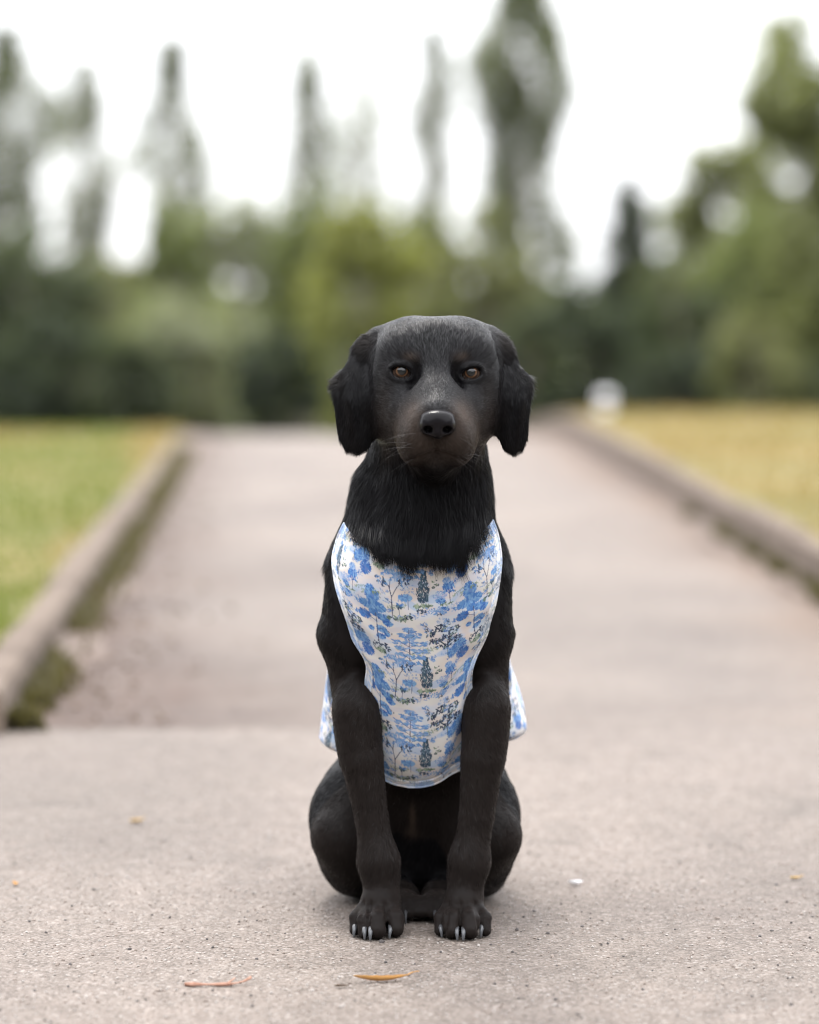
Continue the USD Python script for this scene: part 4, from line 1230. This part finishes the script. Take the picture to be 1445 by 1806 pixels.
def print_colour(u, v):
    """Colour of the print at cloth coordinates in metres (u across, v down)."""
    x, y = u.ravel() * 1500, v.ravel() * 1500
    n = len(x)
    col = np.tile(srgb(243, 235, 229), (n, 1))
    wsh = meshkit.fbm(np.stack([x / 46, y / 24, 0 * x], 1), 3, 2)[:, None]
    col = col * (1 - np.clip((wsh - 0.46) * 4, 0, 0.75)) + srgb(216, 229, 248) * np.clip((wsh - 0.46) * 4, 0, 0.75)
    pk = meshkit.fbm(np.stack([x / 38 + 9, y / 20, 0 * x], 1), 3, 5)[:, None]
    col = col * (1 - np.clip((pk - 0.52) * 3, 0, 0.6)) + srgb(238, 218, 206) * np.clip((pk - 0.52) * 3, 0, 0.6)
    tree = cKDTree(np.stack([x, y], 1))
    ix = np.arange(math.floor((x.min() - 40) / TW) - 1, math.ceil((x.max() + 40) / TW) + 2)
    iy = np.arange(math.floor((y.min() - 40) / TH) - 1, math.ceil((y.max() + 40) / TH) + 2)
    cen, who = [], []
    for a in ix:
        for b in iy:
            c = MARKS[:, :2] + [a * TW, b * TH]
            ok = (c[:, 0] > x.min() - 30) & (c[:, 0] < x.max() + 30) & (c[:, 1] > y.min() - 30) & (c[:, 1] < y.max() + 30)
            cen.append(c[ok]); who.append(np.flatnonzero(ok))
    cen, who = np.vstack(cen), np.concatenate(who)
    order = np.argsort(who, kind="stable")
    cen, who = cen[order], who[order]
    near = tree.query_ball_point(cen, MARKS[who, 2] * 1.05 + 0.5, return_sorted=False)
    for c, k, idx in zip(cen, who, near):
        if not idx:
            continue
        m = MARKS[k]
        idx = np.asarray(idx)
        dx, dy = x[idx] - c[0], y[idx] - c[1]
        ca, sa = math.cos(m[4]), math.sin(m[4])
        q = np.hypot((dx * ca + dy * sa) / m[2], (-dx * sa + dy * ca) / m[3])
        o = m[8] * np.clip((1.08 - q) / 0.25, 0, 1)
        col[idx] = col[idx] * (1 - o[:, None]) + m[5:8] * o[:, None]
    return np.clip(col, 0.003, 0.86) * 0.60


U0 = (w(751, 1037, 0.0)[0] - w(742, 1037, 0.0)[0])
iy0 = np.argmin(np.abs(PXY[:, NS // 2, 1] - 1037))
ucl, vcl = U - U0, Vv - Vv[iy0, NS // 2]
hem = edge_d < 0.0105
uc = np.where(hem, ucl + 0.041, ucl)
vc = np.where(hem, vcl + 0.033, vcl)
colv = print_colour(uc, vc)
lite = np.where(hem.ravel()[:, None], 0.22, 0.0)
colv = colv * (1 - lite) + srgb(232, 238, 246) * lite
stitch = (np.abs(edge_d - 0.0090) < 0.0005) & (np.sin((U + Vv) * 2600) > -0.3)
colv[stitch.ravel()] = colv[stitch.ravel()] * 0.45 + 0.45
cloth_m = mat("vest_cloth", {
    "a": ("attribute", {"attribute": "tint"}),
    "p": ("principled_bsdf", {"roughness": 0.8, "specular_ior_level": 0.2, "sheen_weight": 0.15}),
    "t": ("translucent_bsdf", {}),
    "mx": ("mix_closure", {"fac": 0.12}),
}, [("a.color", "p.base_color"), ("a.color", "t.color"), ("p.BSDF", "mx.closure1"), ("t.BSDF", "mx.closure2")], surface="mx.closure")
binding_m = mat("vest_binding", {"p": ("principled_bsdf", {"base_color": srgb(196, 216, 246), "roughness": 0.8, "specular_ior_level": 0.2})})
blue_edge_m = mat("vest_blue_edge", {"p": ("principled_bsdf", {"base_color": srgb(92, 146, 220), "roughness": 0.8, "specular_ior_level": 0.2})})

vest = UsdGeom.Xform.Define(stage, f"{DP}/vest")
VF = P3.reshape(-1, 3)
obj("front_panel", (VF, grid_faces(NT, NS)), cloth_m, vest, smooth=True, colors=colv)
rim = np.concatenate([P3[:, 0], P3[-1, 1:], P3[::-1, -1][1:]])
rc = colv.reshape(NT, NS, 3)
rc = np.concatenate([rc[:, 6], rc[-7, 1:], rc[::-1, -7][1:]])[::3]
obj("binding", tube(rim[::3], 0.0011, 8), cloth_m, vest, smooth=True, colors=np.repeat(rc * 0.85 + 0.08, 8, 0))

# back panel: lies over shoulders and back, its two lower corners hang free at the sides
NB, NC = 150, 360
tq = np.linspace(0, 1, NB)
ridge = catmull([(0.010, 0.140, 0.520), (0.011, 0.215, 0.455), (0.012, 0.290, 0.360), (0.012, 0.350, 0.275)], NB)
eL_ = catmull([w(607, 925, 0.105), w(590, 1010, 0.135), w(583, 1110, 0.165), w(574, 1215, 0.185), w(564, 1297, 0.205), w(566, 1300, 0.26)], NB)
eR_ = catmull([w(870, 920, 0.105), w(884, 1005, 0.135), w(893, 1100, 0.165), w(906, 1200, 0.185), w(929, 1279, 0.205), w(927, 1284, 0.26)], NB)
rows = []
for i in range(NB):
    ph = np.linspace(-1, 1, NC)
    wrap = 0.55 * np.clip((tq[i] - 0.60) / 0.2, 0, 1)
    a = np.abs(ph) * np.pi / 2 * (1 + wrap)
    E = np.where(ph[:, None] < 0, eL_[i], eR_[i])
    wx = np.abs(np.sin(a)) ** 0.85
    wy = (1 - np.cos(a)) ** 1.05
    wz = np.minimum(wy, 1 + 0.12 * (wy - 1))
    rows.append(np.stack([ridge[i, 0] + (E[:, 0] - ridge[i, 0]) * wx, ridge[i, 1] + (E[:, 1] - ridge[i, 1]) * np.minimum(wy, 1 + 0.7 * (wy - 1)), ridge[i, 2] + (E[:, 2] - ridge[i, 2]) * wz], 1))
PB = np.array(rows)
nb = grid_normals(PB)
UB, VB = arclen(PB)
PB = PB + nb * (0.006 * (meshkit.fbm(np.stack([UB * 14, VB * 6, 0 * UB], -1), 3, 8) - 0.5))[..., None] * np.clip(np.abs(np.linspace(-1, 1, NC)) * 2 - 0.9, 0, 1)[None, :, None]
obj("back_panel", (PB.reshape(-1, 3), grid_faces(NB, NC)), cloth_m, vest, smooth=True, colors=print_colour(UB + 0.03, VB + 0.01))
for nm, e in (("binding", PB[-1]),):
    pass
for nm, e in (("binding", PB[-1]),):
    obj(nm, tube(e[::2], 0.0016, 8), blue_edge_m, vest, smooth=True)
NFRONT = len(P3[::4, ::4].reshape(-1, 3))
VESTPTS = np.vstack([P3[::4, ::4].reshape(-1, 3), PB[::3, ::4].reshape(-1, 3)])

# ------------------------------------------------------------------ the fur
body2 = trimesh.Trimesh(V, body.faces, process=False)
FAR = body2.area_faces
cent = body2.triangles_center
mid = w(769, 657, 0.0)


def smooth01(x):
    x = np.clip(x, 0, 1)
    return x * x * (3 - 2 * x)


EARP = {s: Polygon([w(q[0], q[1], 0.035)[[0, 2]] for q in pts]).buffer(0.002) for s, pts in EAR.items()}


def region(P):
    """How much of a point belongs to ear, head, neck."""
    ear = np.zeros(len(P))
    for s, pg in EARP.items():
        m = contains_xy(pg, P[:, 0], P[:, 2]) & (P[:, 1] > 0.0)
        face = np.abs(P[:, 0] - mid[0]) < 0.062 + 0.004
        ear[m & ~face] = 1
    head = smooth01((P[:, 2] - (0.545 + 0.35 * np.clip(P[:, 1] + 0.01, -0.1, 0.2))) / 0.03)
    head[ear > 0] = 1
    neck = smooth01((P[:, 2] - 0.40) / 0.06) * (1 - head)
    return ear, head, neck


def hairs(n, seed, weight):
    r = np.random.default_rng(seed)
    wgt = FAR * weight
    fi = r.choice(len(FAR), n, p=wgt / wgt.sum())
    b = r.dirichlet((1, 1, 1), n)
    tri = body2.faces[fi]
    P = (V[tri] * b[..., None]).sum(1)
    Nh = (N[tri] * b[..., None]).sum(1)
    Nh /= np.linalg.norm(Nh, axis=1, keepdims=True) + 1e-9
    ear, head, neck = region(P)
    L = np.full(n, 0.0075)
    L = L * (1 - neck) + 0.021 * neck
    # head: short on the muzzle, longer towards the back of the skull
    dn = np.linalg.norm(P - w(771, 745, -0.085), axis=1)
    Lh = 0.0036 + 0.0034 * smooth01((dn - 0.03) / 0.11)
    Lh = np.where(ear > 0, 0.0072, Lh)
    L = L * (1 - head) + Lh * head
    leg = (P[:, 2] < 0.28) & (P[:, 1] < 0.12)
    L = np.where(leg, 0.0058, L)
    L = np.where((P[:, 2] < 0.055) & (P[:, 1] < 0.06), 0.0023, L)
    # feathering on the outer ear edges
    fe = np.zeros(n)
    for s in (-1, 1):
        e1 = np.linalg.norm(P - w(769 + s * 119, 604, 0.055), axis=1)
        e2 = np.linalg.norm(P - w(769 + s * 178, 668, 0.05), axis=1)
        fe = np.maximum(fe, np.maximum(np.exp(-(e1 / 0.018) ** 2), np.exp(-(e2 / 0.020) ** 2)))
    L = L + 0.006 * fe
    L = L * r.uniform(0.65, 1.25, n)
    # direction
    down = np.array([0, 0, -1.0])
    T = np.tile(down, (n, 1))
    side = np.sign(P[:, 0] - mid[0])
    nose = w(771, 735, -0.09)
    away = P - nose
    away[:, 2] *= 0.9
    hd = (head > 0.5) & (ear < 0.5)
    T[hd] = away[hd] / (np.linalg.norm(away[hd], axis=1, keepdims=True) + 1e-9)
    low = hd & (P[:, 2] < w(770, 790, -0.04)[2])
    T[low] = T[low] * 0.4 + down * 0.8
    er = ear > 0.5
    T[er] = down + np.stack([side * 0.25, 0 * side, 0 * side], 1)[er]
    T[er] += (fe[er] * 1.2)[:, None] * np.stack([side[er], 0 * side[er], 0.6 + 0 * side[er]], 1)
    arm = (head < 0.5) & (P[:, 2] < 0.44)
    T[arm] += np.stack([side * 0.35, 0.35 + 0 * side, 0 * side], 1)[arm]
    T += r.normal(0, 0.16, (n, 3))
    swirl = meshkit.fbm(P * 34, 2, 8)[:, None] - 0.5
    T += np.cross(Nh, T) * swirl * np.where(neck > 0.5, 1.5, 0.9)[:, None]
    T -= Nh * (T * Nh).sum(1, keepdims=True)
    T /= np.linalg.norm(T, axis=1, keepdims=True) + 1e-9
    lift = 0.22 + 0.10 * neck + 0.5 * fe + r.normal(0, 0.06, n)
    lift = np.where(hd, 0.09 + 0.04 * r.normal(size=n), lift)
    d0 = T * np.cos(lift)[:, None] + Nh * np.sin(lift)[:, None]
    # keep: above ground, off the eyes and nose, and not under the cloth
    ok = (P[:, 2] > 0.006)
    for s, (c, _) in EYES.items():
        ok &= np.linalg.norm((P - c) / [1.0, 1, 0.82], axis=1) > 0.0148
    ok &= ~((np.abs(P[:, 0] - cn[0]) < 0.0175) & (np.abs(P[:, 2] - cn[2]) < 0.0145) & (P[:, 1] < cn[1] + 0.012))
    dv, iv = cKDTree(VESTPTS).query(P)
    dv = np.where((iv >= NFRONT) & (P[:, 1] < 0.19) & (P[:, 2] > 0.27), 1.0, dv)
    under = (dv < 0.020) & (((VESTPTS[iv] - P) * Nh).sum(1) > 0.003)
    over = P[:, 2] > np.interp(P[:, 0], P3[2, :, 0], P3[2, :, 2]) + 0.0005
    ok &= ~(under & ~(over & (P[:, 1] < 0.11)))
    mouth = cKDTree(np.array(mp)).query(P)[0] < 0.0022
    ok &= ~mouth
    P, d0, L, Nh, neck = P[ok], d0[ok], L[ok], Nh[ok], neck[ok]
    t = np.array([0, 0.33, 0.68, 1.0])
    bend = (T[ok] * 0.9 - Nh * 0.22 + np.array([0, 0, -0.10]))
    bend /= np.linalg.norm(bend, axis=1, keepdims=True)
    C = P[:, None] + L[:, None, None] * (d0[:, None] * (t - 0.32 * t ** 2)[None, :, None] + bend[:, None] * (0.36 * t ** 2)[None, :, None])
    C[..., 2] = np.maximum(C[..., 2], 0.001)
    return C, P, Nh


def fur(name, C, HN, root, tip, m, colors, seed, gloss=None):
    r = np.random.default_rng(seed)
    n = len(C)
    c = UsdGeom.BasisCurves.Define(stage, f"{DP}/{name}")
    c.CreateTypeAttr("linear")
    c.CreatePointsAttr(Vt.Vec3fArray.FromNumpy(C.reshape(-1, 3).astype(np.float32)))
    c.CreateCurveVertexCountsAttr(Vt.IntArray.FromNumpy(np.full(n, C.shape[1], np.int32)))
    wd = np.interp(np.linspace(0, 1, C.shape[1]), [0, 0.5, 1], [root, root * 0.8, tip])
    ln = np.linalg.norm(C[:, -1] - C[:, 0], axis=1)
    c.CreateWidthsAttr(Vt.FloatArray.FromNumpy((np.clip(0.40 + ln / 0.012, 0.5, 1.15)[:, None] * wd).ravel().astype(np.float32)))
    c.SetWidthsInterpolation("vertex")
    UsdGeom.PrimvarsAPI(c).CreatePrimvar("tint", Sdf.ValueTypeNames.Color3fArray, "uniform").Set(Vt.Vec3fArray.FromNumpy(colors.astype(np.float32)))
    UsdGeom.PrimvarsAPI(c).CreatePrimvar("rootn", Sdf.ValueTypeNames.Vector3fArray, "uniform").Set(Vt.Vec3fArray.FromNumpy(HN.astype(np.float32)))
    UsdGeom.PrimvarsAPI(c).CreatePrimvar("gloss", Sdf.ValueTypeNames.FloatArray, "uniform").Set(Vt.FloatArray.FromNumpy((np.full(n, 0.2) if gloss is None else gloss).astype(np.float32)))
    UsdShade.MaterialBindingAPI.Apply(c.GetPrim()).Bind(m)
    tag(c, kind="stuff")
    return c


wgt = np.ones(len(FAR))
ear_, head_, neck_ = region(cent)
wgt += 4.2 * head_ + 0.6 * neck_
wgt *= np.where(cent[:, 1] > 0.16, 0.35, 1.0)
C, P, HN = hairs(250000, 5, wgt)
# long hairs of the lower neck that hang over the neckline of the vest
nk = P3[2]
rr = np.random.default_rng(15)
nr = 11000
si = rr.uniform(0.05, 0.95, nr)
base_ = np.stack([np.interp(si, np.linspace(0, 1, NS), nk[:, q]) for q in range(3)], 1)
clump = 1.5 * meshkit.fbm(np.stack([base_[:, 0] * 120, rr.integers(0, 3, nr) * 7.3, base_[:, 0] * 0], 1), 3, 5) - 0.65
up_ = rr.uniform(0.006, 0.032, nr)
dn_ = np.clip(0.008 + 0.036 * clump, 0.0015, 0.034) * rr.uniform(0.4, 1.25, nr) * np.clip(1.2 - 0.6 * np.abs(si - 0.5) * 2, 0, 1)
tt = np.linspace(0, 1, 4)
dxr = (rr.normal(0, 0.0045, nr) + clump * 0.022 - (base_[:, 0] - 0.012) * 0.05)[:, None]
XR = base_[:, [0]] * 1.0 + dxr * tt ** 1.3
ZR = (base_[:, 2] + up_)[:, None] * (1 - tt) + (base_[:, 2] - dn_)[:, None] * tt
lev = 0.0006 + (0.0125 + 0.003 * rr.uniform(size=nr))[:, None] * (tt * tt * (3 - 2 * tt))
YR = np.stack([torso.front(XR[:, i], ZR[:, i], lev[:, i]) for i in range(4)], 1)
okr = (YR < 0.10).all(1) & (np.ptp(YR, axis=1) < 0.034)
Cr = np.stack([XR, YR, ZR], -1)[okr]
Pr = Cr[:, 0]
HN = np.concatenate([HN, N[cKDTree(V).query(Pr)[1]]])
C, P = np.concatenate([C, Cr]), np.concatenate([P, Pr])
rr = np.random.default_rng(9)
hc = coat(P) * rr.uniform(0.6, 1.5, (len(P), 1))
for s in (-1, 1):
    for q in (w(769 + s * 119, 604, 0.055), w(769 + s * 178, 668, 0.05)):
        hc += np.exp(-(np.linalg.norm(P - q, axis=1) / 0.014) ** 2)[:, None] * np.array([0.010, 0.008, 0.0065])  # backlight on the ear fringe, painted in as lighter hair tint
print("hairs", len(C))
er_, hd_, nk_ = region(P)
gloss = 0.105 * (1 - nk_) + 0.055 * nk_
gloss = np.where(hd_ > 0.5, np.where(er_ > 0.5, 0.105, 0.125), gloss)
gloss = gloss + 0.06 * np.exp(-(np.linalg.norm((P - w(771, 785, -0.06)) / [0.04, 0.06, 0.035], axis=1)) ** 2)
gloss = gloss + 0.24 * np.exp(-(np.linalg.norm((P - w(770, 706, -0.045)) / [0.020, 0.05, 0.022], axis=1)) ** 2) * (HN[:, 2] > 0)
gloss = gloss * rr.uniform(0.35, 1.9, len(P))
# locks: neighbouring hairs lie together and catch the light together
lk = np.stack([meshkit.fbm(P * [330, 330, 130] + 11 * q, 2, 60 + q) for q in range(3)], 1) - 0.5
fine = np.where(hd_ > 0.5, 0.55, 1.0)[:, None]
HN = HN + lk * 1.5 * fine + rr.normal(0, 0.20, HN.shape)
HN /= np.linalg.norm(HN, axis=1, keepdims=True)
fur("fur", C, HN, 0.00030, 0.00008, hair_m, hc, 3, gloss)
# whiskers
WK = []
rr = np.random.default_rng(12)
for s in (-1, 1):
    for k in range(11):
        p0 = w(771 + s * rr.uniform(22, 44), rr.uniform(752, 800), 0.0)
        y0 = float(B.front(p0[None, 0], p0[None, 2])[0])
        p0 = np.array([p0[0], y0, p0[2]])
        ln = rr.uniform(0.025, 0.055)
        dr = np.array([s * rr.uniform(0.6, 1.0), rr.uniform(0.1, 0.7), rr.uniform(-0.35, 0.25)])
        dr /= np.linalg.norm(dr)
        t = np.linspace(0, 1, 8)[:, None]
        WK.append(p0 + dr * ln * t + np.array([0, 0.1, -0.3]) * ln * t ** 2)
fur("whiskers", np.array(WK), np.tile([0, -0.5, 0.8], (len(WK), 1)), 0.00018, 0.00006, hair_m, np.tile([0.022, 0.019, 0.018], (len(WK), 1)), 4)
